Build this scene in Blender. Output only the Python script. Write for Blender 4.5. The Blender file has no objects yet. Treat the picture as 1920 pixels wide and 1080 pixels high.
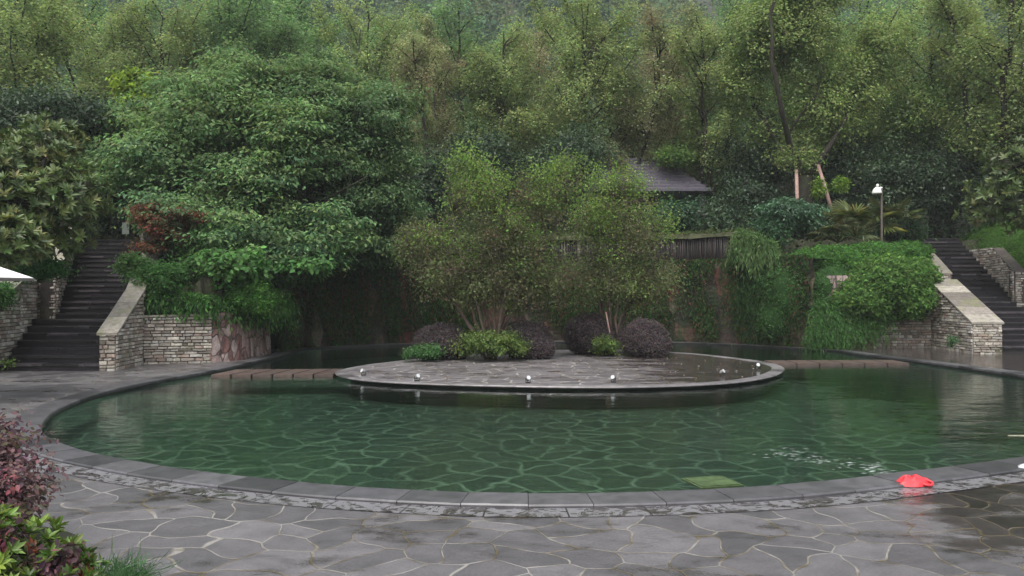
import bpy, math, random, mathutils
import numpy as np
R = math.radians
rng = np.random.default_rng(7)
random.seed(7)
scn = bpy.context.scene
COL = scn.collection
F = 1500.0; CX = 960.0; HY = 558.0; CH = 1.6

def Q(px, py, d):
    return ((px-CX)/F*d, d, CH+(HY-py)/F*d)

# ------------------------------------------------------------------ materials
def nt(m):
    m.use_nodes = True
    t = m.node_tree
    t.nodes.clear()
    return t
class NB:
    def __init__(s, name):
        s.m = bpy.data.materials.new(name); s.t = nt(s.m)
        s.out = s.n('ShaderNodeOutputMaterial')
    def n(s, typ, **kw):
        x = s.t.nodes.new(typ)
        for k, v in kw.items():
            if k.startswith('i_'):
                x.inputs[k[2:].replace('_', ' ')].default_value = v
            else: setattr(x, k, v)
        return x
    def l(s, a, b): s.t.links.new(a, b)
    def mix(s, fac, a, b, mode='MIX'):
        x = s.n('ShaderNodeMix', data_type='RGBA', blend_type=mode)
        for sock, v in ((x.inputs[0], fac), (x.inputs[6], a), (x.inputs[7], b)):
            if hasattr(v, 'links'): s.l(v, sock)
            elif isinstance(v, (int, float)): sock.default_value = v
            else: sock.default_value = (v[0], v[1], v[2], 1)
        return x.outputs[2]
    def math(s, op, a, b=0.0, clamp=False):
        x = s.n('ShaderNodeMath', operation=op, use_clamp=clamp)
        for sock, v in ((x.inputs[0], a), (x.inputs[1], b)):
            if hasattr(v, 'links'): s.l(v, sock)
            else: sock.default_value = v
        return x.outputs[0]
    def ramp(s, fac, stops):
        x = s.n('ShaderNodeValToRGB')
        e = x.color_ramp.elements
        while len(e) < len(stops): e.new(0.5)
        for i, (p, c) in enumerate(stops):
            e[i].position = p
            if isinstance(c, (int, float)): c = (c, c, c)
            e[i].color = (c[0], c[1], c[2], 1)
        s.l(fac, x.inputs[0]); return x.outputs[0]
    def noise(s, vec, scale, detail=4, rough=.55, dist=0):
        x = s.n('ShaderNodeTexNoise'); x.inputs['Scale'].default_value = scale
        x.inputs['Detail'].default_value = detail; x.inputs['Roughness'].default_value = rough
        x.inputs['Distortion'].default_value = dist
        if vec is not None: s.l(vec, x.inputs['Vector'])
        return x
    def objco(s, scale=(1, 1, 1)):
        tc = s.n('ShaderNodeTexCoord')
        mp = s.n('ShaderNodeMapping'); mp.inputs['Scale'].default_value = scale
        s.l(tc.outputs['Object'], mp.inputs[0]); return mp.outputs[0]
    def bump(s, h, strength=.5, dist=.02):
        b = s.n('ShaderNodeBump'); b.inputs['Strength'].default_value = strength
        b.inputs['Distance'].default_value = dist
        s.l(h, b.inputs['Height']); return b.outputs[0]
    def bsdf(s, color, rough=.6, normal=None, spec=.5, metal=0):
        p = s.n('ShaderNodeBsdfPrincipled')
        for k, v in (('Base Color', color), ('Roughness', rough), ('Specular IOR Level', spec), ('Metallic', metal)):
            if hasattr(v, 'links'): s.l(v, p.inputs[k])
            elif k == 'Base Color': p.inputs[k].default_value = (*v, 1)
            else: p.inputs[k].default_value = v
        if normal is not None: s.l(normal, p.inputs['Normal'])
        return p.outputs[0]
    def end(s, sh): s.l(sh, s.out.inputs[0]); return s.m

def foliage_mat(name, rough=.5, trans=.3, spec=.4):
    b = NB(name)
    at = b.n('ShaderNodeAttribute', attribute_name='Col')
    n = b.noise(b.objco(), 1.1, 3)
    c = b.mix(b.ramp(n.outputs[0], [(.3, 0), (.7, 1)]), at.outputs[0], at.outputs[0])
    hs = b.n('ShaderNodeHueSaturation'); b.l(at.outputs[0], hs.inputs['Color'])
    oi = b.n('ShaderNodeObjectInfo')
    b.l(b.math('MULTIPLY', b.ramp(n.outputs[0], [(.3, .82), (.7, 1.2)]), b.math('ADD', b.math('MULTIPLY', oi.outputs['Random'], .3), .85)), hs.inputs['Value'])
    p = b.bsdf(hs.outputs[0], rough, spec=spec)
    t = b.n('ShaderNodeBsdfTranslucent')
    hs2 = b.n('ShaderNodeHueSaturation'); b.l(hs.outputs[0], hs2.inputs['Color'])
    hs2.inputs['Value'].default_value = 1.5; hs2.inputs['Saturation'].default_value = 1.1
    b.l(hs2.outputs[0], t.inputs[0])
    ms = b.n('ShaderNodeMixShader'); ms.inputs[0].default_value = trans
    b.l(p, ms.inputs[1]); b.l(t.outputs[0], ms.inputs[2])
    return b.end(ms.outputs[0])
M = {}
M['leaf'] = foliage_mat('leaf_soft', .7, .38, .15)
M['leaf_gloss'] = foliage_mat('leaf_glossy', .42, .22, .35)

def attr_mat(name, rough=.8, nscale=14, bumpd=.02, moss=None, spec=.3, bstr=.6):
    b = NB(name); co = b.objco()
    at = b.n('ShaderNodeAttribute', attribute_name='Col')
    n = b.noise(co, nscale, 6, .65)
    c = b.mix(1.0, at.outputs[0], b.ramp(n.outputs[0], [(.25, .5), (.5, 1.0), (.75, 1.35)]), 'MULTIPLY')
    if moss:
        n2 = b.noise(co, 2.1, 5, .65)
        c = b.mix(b.ramp(n2.outputs[0], [(.5, 0), (.68, .75)]), c, moss)
    return b.end(b.bsdf(c, rough, b.bump(n.outputs[0], bstr, bumpd), spec))
M['bark'] = attr_mat('bark', .9, 12, .03, (.045, .06, .025))
M['stone'] = attr_mat('stacked_stone', .85, 16, .02, (.14, .135, .085))
M['cap'] = attr_mat('cap_stone', .8, 9, .015, (.16, .17, .07))
M['step'] = attr_mat('wet_step_stone', .58, 5, .012, (.02, .018, .02), .3)
M['coping'] = attr_mat('coping_stone', .36, 7, .006, (.05, .05, .05), .5, .4)

def paving(name, scale, base1, base2, grout, wetamt, width=.035, groutwet=(.09, .07, .035), slope=(1, 1, 1), rdry=.42, rwet=.1, warp=.55, soft=0):
    b = NB(name); co = b.objco(slope)
    d = b.noise(co, .9, 2)
    sub = b.n('ShaderNodeVectorMath', operation='SUBTRACT'); b.l(d.outputs['Color'], sub.inputs[0]); sub.inputs[1].default_value = (.5, .5, .5)
    sc = b.n('ShaderNodeVectorMath', operation='SCALE'); b.l(sub.outputs[0], sc.inputs[0]); sc.inputs['Scale'].default_value = warp
    ad = b.n('ShaderNodeVectorMath', operation='ADD'); b.l(co, ad.inputs[0]); b.l(sc.outputs[0], ad.inputs[1])
    v = b.n('ShaderNodeTexVoronoi', feature='DISTANCE_TO_EDGE', voronoi_dimensions='2D'); v.inputs['Scale'].default_value = scale
    v.inputs['Randomness'].default_value = .9
    v2 = b.n('ShaderNodeTexVoronoi', feature='F1', voronoi_dimensions='2D'); v2.inputs['Scale'].default_value = scale
    v2.inputs['Randomness'].default_value = .9
    b.l(ad.outputs[0], v.inputs['Vector']); b.l(ad.outputs[0], v2.inputs['Vector'])
    wn = b.noise(co, 6, 3)
    dist = b.math('ADD', v.outputs['Distance'], b.math('MULTIPLY', b.math('SUBTRACT', wn.outputs[0], .5), .03))
    g = b.ramp(dist, [(width*.45, 1), (width*1.1, 0)]) if not soft else b.ramp(dist, [(0, 1), (width*.5, .75), (width*2.2, 0)])
    if soft:
        alg = b.noise(co, .8, 4, .6)
        g = b.math('MULTIPLY', g, b.ramp(alg.outputs[0], [(.35, .35), (.62, 1)]))
    sp = b.n('ShaderNodeSeparateColor'); b.l(v2.outputs['Color'], sp.inputs[0])
    c = b.mix(sp.outputs[0], base1, base2)
    fine = b.noise(co, 55, 5, .7)
    c = b.mix(1.0, c, b.ramp(fine.outputs[0], [(.3, .7), (.7, 1.3)]), 'MULTIPLY')
    med = b.noise(co, 4.5, 4, .6)
    c = b.mix(1.0, c, b.ramp(med.outputs[0], [(.3, .82), (.7, 1.18)]), 'MULTIPLY')
    # wetness: patches, more toward +x
    w = b.noise(b.objco((.55, 1.1, 1)), 1.15, 5, .6, .4)
    w2 = b.noise(b.objco((1, 1.6, 1)), 2.6, 4, .6)
    sx = b.n('ShaderNodeSeparateXYZ'); tc = b.n('ShaderNodeTexCoord'); b.l(tc.outputs['Object'], sx.inputs[0])
    grad = b.math('MULTIPLY', b.math('MAXIMUM', b.math('SUBTRACT', sx.outputs[0], 1.6), 0), .085)
    wv = b.math('ADD', b.math('ADD', b.math('MULTIPLY', w.outputs[0], .6), b.math('MULTIPLY', w2.outputs[0], .4)), grad)
    wet = b.ramp(wv, [(wetamt-.02, 0), (wetamt+.09, 1)])
    gc = b.mix(b.ramp(wv, [(wetamt-.1, 0), (wetamt, 1)]), grout, groutwet)
    c = b.mix(wet, c, b.mix(1.0, c, (.42, .39, .38), 'MULTIPLY'))
    c = b.mix(g, c, gc)
    rg = b.ramp(wet, [(0, rdry), (1, rwet)])
    rg2 = b.math('ADD', rg, b.math('MULTIPLY', b.math('SUBTRACT', med.outputs[0], .5), .35))
    h = b.math('ADD', b.math('MULTIPLY', g, -.5), b.math('MULTIPLY', fine.outputs[0], b.ramp(wet, [(0, .35), (1, .08)])))
    h = b.math('ADD', h, b.math('MULTIPLY', med.outputs[0], .35))
    return b.end(b.bsdf(c, rg2, b.bump(h, .7, .014), .5))
M['paving'] = paving('flagstone_paving', 2.9, (.062, .058, .060), (.132, .123, .127), (.25, .235, .215), .555, .026, warp=.95)
M['island'] = paving('island_paving', 2.2, (.085, .076, .08), (.15, .135, .14), (.38, .36, .34), .57, .04, slope=(1, 1, 1))
M['poolfloor'] = paving('pool_floor_stone', 2.1, (.026, .040, .031), (.046, .064, .048), (.165, .22, .165), .95, .042, warp=1.0, soft=1)

def gutter():
    b = NB('perforated_gutter_granite')
    uv = b.n('ShaderNodeUVMap', uv_map='UVMap')
    sx = b.n('ShaderNodeSeparateXYZ'); b.l(uv.outputs[0], sx.inputs[0])
    def cell(o, per, lo, hi):
        fr = b.math('FRACT', b.math('MULTIPLY', o, 1/per))
        return b.math('MULTIPLY', b.math('GREATER_THAN', fr, lo), b.math('LESS_THAN', fr, hi))
    row = b.math('FLOOR', b.math('MULTIPLY', sx.outputs[1], 1/.075))
    us = b.math('ADD', sx.outputs[0], b.math('MULTIPLY', row, .07))
    hole = b.math('MULTIPLY', cell(us, .2, .4, .62), cell(sx.outputs[1], .075, .34, .66))
    joint = cell(sx.outputs[0], .6, 0, .02)
    dark = b.math('MAXIMUM', hole, joint)
    co = b.objco()
    n = b.noise(co, 3.4, 6, .75, 1.2)
    pud = b.ramp(n.outputs[0], [(.50, 0), (.55, 1)])
    f = b.noise(co, 60, 4)
    c = b.mix(f.outputs[0], (.125, .12, .126), (.20, .193, .203))
    c = b.mix(pud, c, (.06, .055, .055))
    c = b.mix(dark, c, (.02, .018, .018))
    return b.end(b.bsdf(c, b.ramp(pud, [(0, .3), (1, .05)]), b.bump(f.outputs[0], .2, .004), .5))
M['gutter'] = gutter()

def flag_wall(name, c1, c2, c3, grout):
    b = NB(name); co = b.objco((1.35, 1.35, .8))
    d = b.noise(co, 2.2, 2)
    ad = b.n('ShaderNodeVectorMath', operation='ADD'); b.l(co, ad.inputs[0])
    sc = b.n('ShaderNodeVectorMath', operation='SCALE'); b.l(d.outputs['Color'], sc.inputs[0]); sc.inputs['Scale'].default_value = .2
    b.l(sc.outputs[0], ad.inputs[1])
    v = b.n('ShaderNodeTexVoronoi', feature='DISTANCE_TO_EDGE'); v.inputs['Scale'].default_value = 3.4
    v2 = b.n('ShaderNodeTexVoronoi', feature='F1'); v2.inputs['Scale'].default_value = 3.4
    b.l(ad.outputs[0], v.inputs['Vector']); b.l(ad.outputs[0], v2.inputs['Vector'])
    g = b.ramp(v.outputs['Distance'], [(.015, 1), (.05, 0)])
    sp = b.n('ShaderNodeSeparateColor'); b.l(v2.outputs['Color'], sp.inputs[0])
    c = b.ramp(sp.outputs[0], [(.1, c1), (.5, c2), (.9, c3)])
    f = b.noise(b.objco(), 14, 6, .65)
    c = b.mix(1.0, c, b.ramp(f.outputs[0], [(.25, .5), (.75, 1.4)]), 'MULTIPLY')
    st = b.noise(b.objco((4, 4, .5)), 1.6, 4)
    c = b.mix(b.ramp(st.outputs[0], [(.5, 0), (.65, .7)]), c, (.045, .035, .035))
    c = b.mix(g, c, grout)
    h = b.math('ADD', b.math('MULTIPLY', g, -1), b.math('MULTIPLY', f.outputs[0], .5))
    return b.end(b.bsdf(c, .7, b.bump(h, .7, .03), .4))
M['pink'] = flag_wall('pink_flagstone_wall', (.19, .095, .085), (.28, .18, .165), (.36, .28, .26), (.07, .05, .045))

def rockwall():
    b = NB('mossy_rock_wall'); co = b.objco((1, 1, .55))
    v = b.n('ShaderNodeTexVoronoi', feature='F1'); v.inputs['Scale'].default_value = 2.2; b.l(co, v.inputs['Vector'])
    sp = b.n('ShaderNodeSeparateColor'); b.l(v.outputs['Color'], sp.inputs[0])
    c = b.ramp(sp.outputs[0], [(.0, (.025, .019, .018)), (.4, (.06, .038, .032)), (.75, (.14, .05, .04)), (1, (.17, .14, .11))])
    n = b.noise(b.objco((1.3, 1.3, .35)), 2.4, 6, .65)
    c = b.mix(b.ramp(n.outputs[0], [(.42, 0), (.6, .9)]), c, (.022, .042, .014))
    f = b.noise(b.objco(), 9, 6, .7)
    c = b.mix(1.0, c, b.ramp(f.outputs[0], [(.25, .4), (.75, 1.5)]), 'MULTIPLY')
    return b.end(b.bsdf(c, .75, b.bump(b.math('ADD', f.outputs[0], v.outputs['Distance']), .9, .08), .3))
M['rock'] = rockwall()

def simple(name, col, rough=.6, nscale=8, var=.3, bumpd=.004, metal=0, spec=.4):
    b = NB(name); n = b.noise(b.objco(), nscale, 5, .6)
    c = b.mix(1.0, col, b.ramp(n.outputs[0], [(.25, 1-var), (.75, 1+var)]), 'MULTIPLY')
    return b.end(b.bsdf(c, rough, b.bump(n.outputs[0], .4, bumpd), spec, metal))
M['soil'] = simple('hillside_soil', (.03, .032, .016), .95, 3, .5, .1)
M['darkwood'] = simple('dark_wood', (.035, .028, .028), .7, 12, .4)
M['roof'] = simple('roof_shingle', (.085, .075, .095), .7, 9, .35, .01)
M['moss'] = simple('mossy_beam', (.075, .08, .04), .9, 7, .6, .03)
M['bamboo'] = attr_mat('bamboo_paling', .7, 20, .004, None)
M['pole'] = simple('lamp_pole', (.05, .04, .03), .6, 10, .3)
M['white'] = simple('white_glass', (.72, .71, .68), .35, 5, .05)
M['canvas'] = simple('umbrella_canvas', (.72, .70, .68), .8, 20, .06)
M['prop'] = simple('peeled_pole', (.34, .22, .19), .75, 9, .35, .006)
M['red'] = simple('red_plastic', (.55, .035, .045), .42, 18, .15, .004)
M['metalwhite'] = simple('white_enamel', (.75, .74, .72), .35, 9, .08)
M['metalgrey'] = simple('grey_enamel', (.30, .30, .29), .4, 30, .3)
M['metaldark'] = simple('dark_metal', (.02, .02, .022), .4, 9, .2)
M['mat'] = simple('yellow_green_mat', (.17, .20, .10), .6, 9, .45)
M['sign'] = simple('pale_sign', (.42, .45, .40), .5, 9, .15)
M['film'] = simple('clear_plastic', (.5, .52, .54), .15, 20, .2)
M['foam_glints'] = simple('foam_glints', (.6, .65, .62), .3, 20, .2)

def water():
    b = NB('pool_water_surface')
    co = b.objco((.9, 2.4, 1))
    n1 = b.noise(co, 1.7, 3, .5, .4)
    n2 = b.noise(b.objco((1, 1.8, 1)), 7, 3, .5, .3)
    sx = b.n('ShaderNodeSeparateXYZ'); tc = b.n('ShaderNodeTexCoord'); b.l(tc.outputs['Object'], sx.inputs[0])
    h = b.math('ADD', n1.outputs[0], b.math('MULTIPLY', n2.outputs[0], .22))
    calm = b.noise(b.objco((.35, .5, 1)), .8, 2)
    h = b.math('MULTIPLY', h, b.ramp(calm.outputs[0], [(.35, .45), (.65, 1)]))
    nm = b.bump(h, .36, .035)
    fr = b.n('ShaderNodeFresnel'); fr.inputs['IOR'].default_value = 1.36
    tr = b.n('ShaderNodeBsdfTransparent'); tr.inputs[0].default_value = (.84, .94, .89, 1)
    gl = b.n('ShaderNodeBsdfGlossy'); gl.inputs['Roughness'].default_value = .03; b.l(nm, gl.inputs['Normal'])
    gl.inputs['Color'].default_value = (.9, .95, .92, 1)
    ms = b.n('ShaderNodeMixShader'); b.l(fr.outputs[0], ms.inputs[0]); b.l(tr.outputs[0], ms.inputs[1]); b.l(gl.outputs[0], ms.inputs[2])
    vol = b.n('ShaderNodeVolumePrincipled'); vol.inputs['Density'].default_value = .30; vol.inputs['Color'].default_value = (.012, .022, .017, 1)
    vol.inputs['Absorption Color'].default_value = (.52, .74, .60, 1)
    b.l(vol.outputs[0], b.out.inputs['Volume'])
    return b.end(ms.outputs[0])
M['water'] = water()

# ------------------------------------------------------------------ mesh building
class MB:
    def __init__(s): s.v = []; s.f = []; s.c = []; s.uv = None
    def add(s, verts, faces, col=(.5, .5, .5)):
        o = len(s.v); s.v += [tuple(v) for v in verts]; s.f += [tuple(i+o for i in f) for f in faces]
        s.c += [tuple(col)]*len(verts); return o
    def box(s, c, h, rz=0, col=(.5, .5, .5), taper=1.0):
        cs, sn = math.cos(rz), math.sin(rz); vs = []
        for z in (-1, 1):
            k = taper if z > 0 else 1
            for x, y in ((-1, -1), (1, -1), (1, 1), (-1, 1)):
                X, Y = x*h[0]*k, y*h[1]*k
                vs.append((c[0]+X*cs-Y*sn, c[1]+X*sn+Y*cs, c[2]+z*h[2]))
        s.add(vs, [(3, 2, 1, 0), (4, 5, 6, 7), (0, 1, 5, 4), (1, 2, 6, 5), (2, 3, 7, 6), (3, 0, 4, 7)], col)
    def prism(s, poly, z0, z1, col=(.5, .5, .5)):
        n = len(poly)
        za = z0 if hasattr(z0, '__len__') else [z0]*n
        zb = z1 if hasattr(z1, '__len__') else [z1]*n
        vs = [(p[0], p[1], za[i]) for i, p in enumerate(poly)]+[(p[0], p[1], zb[i]) for i, p in enumerate(poly)]
        fs = [tuple(range(n-1, -1, -1)), tuple(range(n, 2*n))]+[(i, (i+1) % n, n+(i+1) % n, n+i) for i in range(n)]
        s.add(vs, fs, col)
    def tube(s, pts, rad, sides=6, col=(.5, .5, .5)):
        pts = np.array(pts, float); n = len(pts)
        if not hasattr(rad, '__len__'): rad = [rad]*n
        vs = []
        for i in range(n):
            t = pts[min(i+1, n-1)]-pts[max(i-1, 0)]; t /= np.linalg.norm(t)+1e-9
            a = np.cross(t, (0, 0, 1)) if abs(t[2]) < .95 else np.cross(t, (1, 0, 0))
            a /= np.linalg.norm(a)+1e-9; b = np.cross(t, a)
            for k in range(sides):
                an = 2*math.pi*k/sides
                vs.append(pts[i]+rad[i]*(math.cos(an)*a+math.sin(an)*b))
        fs = [(i*sides+k, i*sides+(k+1) % sides, (i+1)*sides+(k+1) % sides, (i+1)*sides+k) for i in range(n-1) for k in range(sides)]
        fs += [tuple(range(sides-1, -1, -1)), tuple((n-1)*sides+k for k in range(sides))]
        s.add(vs, fs, col)
    def lathe(s, prof, c=(0, 0, 0), sides=20, col=(.5, .5, .5)):
        vs = []; n = len(prof)
        for r, z in prof:
            for k in range(sides):
                a = 2*math.pi*k/sides; vs.append((c[0]+r*math.cos(a), c[1]+r*math.sin(a), c[2]+z))
        fs = [(i*sides+k, i*sides+(k+1) % sides, (i+1)*sides+(k+1) % sides, (i+1)*sides+k) for i in range(n-1) for k in range(sides)]
        s.add(vs, fs, col)
    def build(s, name, mat, parent=None, smooth=False, origin=(0, 0, 0)):
        me = bpy.data.meshes.new(name)
        o3 = np.array(origin)
        V = np.array(s.v, float)-o3
        me.from_pydata([tuple(v) for v in V], [], s.f)
        at = me.color_attributes.new('Col', 'FLOAT_COLOR', 'POINT')
        cc = np.ones((len(s.v), 4), 'f'); cc[:, :3] = np.array(s.c)
        at.data.foreach_set('color', cc.ravel())
        if s.uv is not None:
            ul = me.uv_layers.new(name='UVMap')
            for lp in me.loops: ul.data[lp.index].uv = s.uv[lp.vertex_index]
        if smooth: me.polygons.foreach_set('use_smooth', [True]*len(me.polygons))
        me.materials.append(mat); me.update()
        return link(name, me, parent, origin)
def link(name, me, parent=None, origin=(0, 0, 0)):
    ob = bpy.data.objects.new(name, me); COL.objects.link(ob)
    if parent is not None: ob.parent = parent
    else: ob.location = origin
    return ob
def tag(o, label=None, cat=None, group=None, kind=None):
    if label: o['label'] = label
    if cat: o['category'] = cat
    if group: o['group'] = group
    if kind: o['kind'] = kind
    return o
def empty(name, loc, label, cat, group=None):
    o = bpy.data.objects.new(name, None); COL.objects.link(o); o.location = loc; o.empty_display_size = .2
    return tag(o, label, cat, group)
def copy_tree(o, loc, rz, sc, label, group=None):
    c = o.copy(); COL.objects.link(c); c.location = loc; c.rotation_euler = (0, 0, rz)
    c.scale = sc if hasattr(sc, '__len__') else (sc, sc, sc)
    c['label'] = label
    if group: c['group'] = group
    for ch in o.children:
        k = ch.copy(); COL.objects.link(k); k.parent = c
    return c

# ------------------------------------------------------------------ leaves
def unit(a): return a/(np.linalg.norm(a, axis=1, keepdims=True)+1e-9)
def leaf_mesh(name, P, U, N, L, W, C, mat, parent=None, origin=(0, 0, 0), detail=0, droop=.15, solids=None):
    n = len(P); U = unit(U); S = unit(np.cross(N, U)); N = np.cross(U, S)
    L = np.broadcast_to(L, (n,))[:, None]; W = np.broadcast_to(W, (n,))[:, None]
    if detail == 0:
        V = np.stack([P, P+U*L*.45+S*W*.5+N*L*.04, P+U*L-N*droop*L, P+U*L*.45-S*W*.5+N*L*.04], 1)
        k = 4; nf = 1; idx = np.arange(n*4).reshape(n, 4)
    else:
        V = np.stack([P, P+U*L*.3+S*W*.42+N*W*.12, P+U*L*.68+S*W*.42-N*droop*L*.4+N*W*.1, P+U*L-N*droop*L,
                      P+U*L*.68-S*W*.42-N*droop*L*.4+N*W*.1, P+U*L*.3-S*W*.42+N*W*.12], 1)
        k = 6; nf = 2; b = np.arange(n)[:, None]*6
        idx = np.concatenate([b+np.array([[0, 1, 2, 3]]), b+np.array([[0, 3, 4, 5]])], 1).reshape(-1, 4)
    V = (V-np.array(origin)).reshape(-1, 3); CC = np.repeat(C, k, axis=0)
    loops = idx.ravel(); starts = np.arange(len(idx))*4; tot = np.full(len(idx), 4)
    if solids is not None and len(solids.v):
        sv = np.array(solids.v)-np.array(origin); o = len(V)
        V = np.concatenate([V, sv]); CC = np.concatenate([CC, np.array(solids.c)])
        for f in solids.f:
            pass
        fl = np.concatenate([np.array(f)+o for f in solids.f]); ft = np.array([len(f) for f in solids.f])
        st2 = len(loops)+np.concatenate([[0], np.cumsum(ft)[:-1]])
        loops = np.concatenate([loops, fl]); starts = np.concatenate([starts, st2]); tot = np.concatenate([tot, ft])
    me = bpy.data.meshes.new(name)
    me.vertices.add(len(V)); me.vertices.foreach_set('co', V.astype('f').ravel())
    me.loops.add(len(loops)); me.loops.foreach_set('vertex_index', loops.astype('i'))
    me.polygons.add(len(starts)); me.polygons.foreach_set('loop_start', starts.astype('i'))
    try: me.polygons.foreach_set('loop_total', tot.astype('i'))
    except Exception: pass
    me.update(calc_edges=True)
    at = me.color_attributes.new('Col', 'FLOAT_COLOR', 'POINT')
    c4 = np.ones((len(V), 4), 'f'); c4[:, :3] = np.clip(CC, 0, 1)
    at.data.foreach_set('color', c4.ravel())
    me.materials.append(mat)
    return link(name, me, parent, origin)

def rdir(n): return unit(rng.normal(size=(n, 3)))
def in_blobs(blobs, n, shell=.6):
    """blobs: (x,y,z,rx,ry,rz[,w]); returns centres and outward directions"""
    w = np.array([b[3]*b[4]*b[5]**1 if len(b) < 7 else b[3]*b[4]*b[5]*b[6] for b in blobs])**.8
    k = rng.choice(len(blobs), n, p=w/w.sum()); B = np.array([b[:6] for b in blobs])[k]
    d = rdir(n); r = shell+(1-shell)*rng.random(n)**.7
    lump = 1+.16*np.sin(d[:, 0]*5+B[:, 0]*3)*np.cos(d[:, 2]*6+B[:, 1])+.1*np.sin(d[:, 1]*9+B[:, 2]*4)
    return B[:, :3]+d*B[:, 3:6]*(r*lump)[:, None], d
def palette(pal, n):
    cols = np.array([p[:3] for p in pal]); w = np.array([p[3] if len(p) > 3 else 1 for p in pal], float)
    return cols[rng.choice(len(pal), n, p=w/w.sum())]
def palcen(pal, cen):
    return pal(cen) if callable(pal) else palette(pal, len(cen))
def jitter(C, v=.18, h=.08):
    n = len(C); return C*(1+rng.normal(0, v, (n, 1))).clip(.35, 2)*(1+rng.normal(0, h, (n, 3))).clip(.6, 1.5)
def clumps_to_leaves(cen, out, npl, r, flat, pal, up=.6, outw=.5, rnd=.8):
    n = len(cen); tot = n*npl
    c = np.repeat(cen, npl, 0); o = np.repeat(out, npl, 0)
    rr = r*(.6+.8*rng.random(n)); rr = np.repeat(rr, npl)[:, None]
    g = rng.normal(size=(tot, 3))*.55*rr; g[:, 2] *= flat
    P = c+g
    N = unit(o*outw+rdir(tot)*rnd+np.array([0, 0, up]))
    U = unit(np.cross(N, rdir(tot))+unit(g)*.5-np.array([0, 0, .25]))
    C = jitter(np.repeat(palcen(pal, cen)*(1+rng.normal(0, .16, (n, 1))), npl, 0))
    return P, U, N, C
def rosettes(cen, out, nl, L, pal, spread=.75):
    n = len(cen); ax = unit(out+rdir(n)*.35+np.array([0, 0, .55]))
    t = unit(np.cross(ax, rdir(n))); b = np.cross(ax, t)
    Ps, Us, Ns, Cs, Ls = [], [], [], [], []
    base = palette(pal, n)*(1+rng.normal(0, .15, (n, 1)))
    for i in range(nl):
        a = 2*math.pi*i/nl*1.0+rng.random(n)*.6; e = spread*(.55+.7*rng.random(n))
        rad = t*np.cos(a)[:, None]+b*np.sin(a)[:, None]
        u = unit(rad*np.sin(e)[:, None]*1.3+ax*np.cos(e)[:, None]); Nn = unit(ax-u*.5)
        Ps.append(cen); Us.append(u); Ns.append(Nn); Cs.append(jitter(base, .2, .08)); Ls.append(L*(.7+.6*rng.random(n)))
    return np.concatenate(Ps), np.concatenate(Us), np.concatenate(Ns), np.concatenate(Cs), np.concatenate(Ls)

BK = (.03, .025, .02)
def wood(stems, cen, origin, parent, twigs=60, col=BK, tr=.012, name='trunk', sides=7):
    mb = MB(); nodes = []
    for st in stems:
        st = np.array(st, float)
        # subdivide with wobble
        pts = [st[0]]
        for a, b in zip(st[:-1], st[1:]):
            for t in (.33, .66, 1):
                q = a+(b-a)*t
                if t < 1: q[:3] += rng.normal(0, .03*np.linalg.norm(b[:3]-a[:3]), 3)
                pts.append(q)
        pts = np.array(pts)
        mb.tube(pts[:, :3], pts[:, 3], sides, col); nodes += list(pts[len(pts)//4:])
    nodes = np.array(nodes)
    if twigs and len(cen):
        sel = rng.choice(len(cen), min(twigs, len(cen)), replace=False)
        for i in sel:
            c = cen[i]; low = nodes[:, 2] < c[2]+.3
            nn = nodes[low] if low.any() else nodes
            j = np.argmin(np.linalg.norm(nn[:, :3]-c, axis=1)+rng.random(len(nn))*.5)
            a = nn[j][:3]; m = (a+c)/2+rng.normal(0, .12, 3)*np.linalg.norm(c-a)*.5
            r0 = min(nn[j][3]*.5, tr*2.2)
            mb.tube([a, m, c], [r0, tr, tr*.4], 4, col)
    return mb.build(name, M['bark'], parent, True, origin)

def tree(name, label, cat, stems, blobs, ncl, npl, r, L, W, pal, flat=.7, up=.6, outw=.5, shell=.5, group=None,
         mat='leaf', twigs=70, detail=0, style='leaf', col=BK, tr=.012, droop=.15, rnd=.8):
    base = tuple(stems[0][0][:3])
    root = empty(name, base, label, cat, group)
    cen, out = in_blobs(blobs, ncl, shell)
    wood(stems, cen, base, root, twigs, col, tr)
    if style == 'rosette':
        P, U, N, C, LL = rosettes(cen, out, npl, L, pal)
        leaf_mesh('crown', P, U, N, LL, LL*W/L, C, M[mat], root, base, detail, droop)
    else:
        P, U, N, C = clumps_to_leaves(cen, out, npl, r, flat, pal, up, outw, rnd)
        l = L*(.6+.8*rng.random(len(P)))
        leaf_mesh('crown', P, U, N, l, l*W/L, C, M[mat], root, base, detail, droop)
    return root

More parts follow.
